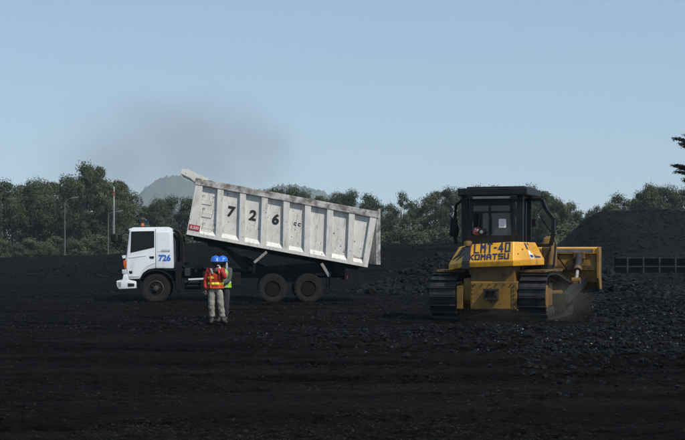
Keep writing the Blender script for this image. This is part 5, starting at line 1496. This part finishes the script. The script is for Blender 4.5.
M['haze'] = vol_mat('haze', (.74, .87, 1.0), .00016, aniso=0)
hz_ = vol_box('haze', (-3000, -70, -60), (3000, 4100, 330), M['haze'])
def puff(name, c, s, m, rot=(0, 0, 0)):
    b = bmesh.new(); bmesh.ops.create_icosphere(b, subdivisions=3, radius=1)
    o = bm_obj(b, name, m); o.location = c; o.scale = s; o.rotation_euler = rot; o['kind'] = 'stuff'; return o
M['smoke'] = vol_mat('smoke', (.56, .55, .545), .042, noise=2.2); M['smoke_thin'] = vol_mat('thin_smoke', (.62, .61, .605), .07, noise=1.8)
M['dust'] = vol_mat('dust', (.34, .30, .24), .75, noise=2.0); M['thin_dust'] = vol_mat('thin_dust', (.30, .27, .22), .28, noise=2.5)
puff('smoke', (PX(232, 245), 245, 21.0), (15.0, 8, 14), M['smoke'])
puff('smoke', (PX(165, 275), 275, 21.0), (36.0, 14, 21), M['smoke_thin'])
for sx_, sy_, ra, rb in ((205, 172, 12, 6), (118, 152, 11, 8), (270, 150, 7, 9), (160, 118, 14, 7)):
    puff('smoke', (PX(sx_, 255), 255, CAMZ+(HOR-sy_)*255/FPX), (ra, 6, rb), M['smoke'], (0, .3, 0))
puff('dust', (PX(556, 35), 35.0, .5), (1.25, .9, .85), M['dust'])
puff('dust', (PX(500, 33), 33.3, .15), (1.7, .6, .45), M['thin_dust'])
# ------------------------------------------------------------ every separate piece of a repeated part becomes its own part
def split_pieces(o, gap=.012):
    me = o.data; n = len(me.vertices)
    par = list(range(n))
    def fd(a):
        while par[a] != a: par[a] = par[par[a]]; a = par[a]
        return a
    for e in me.edges:
        a, c = fd(e.vertices[0]), fd(e.vertices[1])
        if a != c: par[a] = c
    comp = {}
    for i in range(n): comp.setdefault(fd(i), []).append(i)
    cs = []
    for ids in comp.values():
        P = np.array([me.vertices[i].co[:] for i in ids]); cs.append([set(ids), P.min(0), P.max(0)])
    merged = True
    while merged:
        merged = False
        for i in range(len(cs)):
            for j in range(i+1, len(cs)):
                if np.all(cs[i][1] <= cs[j][2]+gap) and np.all(cs[j][1] <= cs[i][2]+gap):
                    cs[i] = [cs[i][0] | cs[j][0], np.minimum(cs[i][1], cs[j][1]), np.maximum(cs[i][2], cs[j][2])]; cs.pop(j); merged = True; break
            if merged: break
    if len(cs) < 2: return
    name = o.name.split('.')[0]
    for k, (ids, _, _) in enumerate(cs[1:]):
        c = o.copy(); c.data = me.copy(); c.name = name; COL.objects.link(c)
        b = bmesh.new(); b.from_mesh(c.data); b.verts.ensure_lookup_table()
        bmesh.ops.delete(b, geom=[v for v in b.verts if v.index not in ids], context='VERTS'); b.to_mesh(c.data); b.free()
    ids = cs[0][0]; b = bmesh.new(); b.from_mesh(me); b.verts.ensure_lookup_table()
    bmesh.ops.delete(b, geom=[v for v in b.verts if v.index not in ids], context='VERTS'); b.to_mesh(me); b.free()
SPLIT = ('rollover_post', 'wheel_arch', 'roller', 'leaf_spring', 'mud_flap', 'axle', 'air_tank', 'hinge_bracket', 'guard_bracket', 'frame_fittings', 'hose', 'rung_mount', 'fender', 'window_bar',
         'blade_rib', 'air_intake', 'latch', 'window_pane', 'rear_underrun', 'eyes', 'pocket', 'patch_weld', 'slash_decal', 'side_decal', 'subframe', 'battery_box', 'wiper', 'lift_arm', 'cylinder_collar')
for o in [o for o in bpy.data.objects if o.type == 'MESH' and o.name.split('.')[0] in SPLIT and not o.children]:
    split_pieces(o)
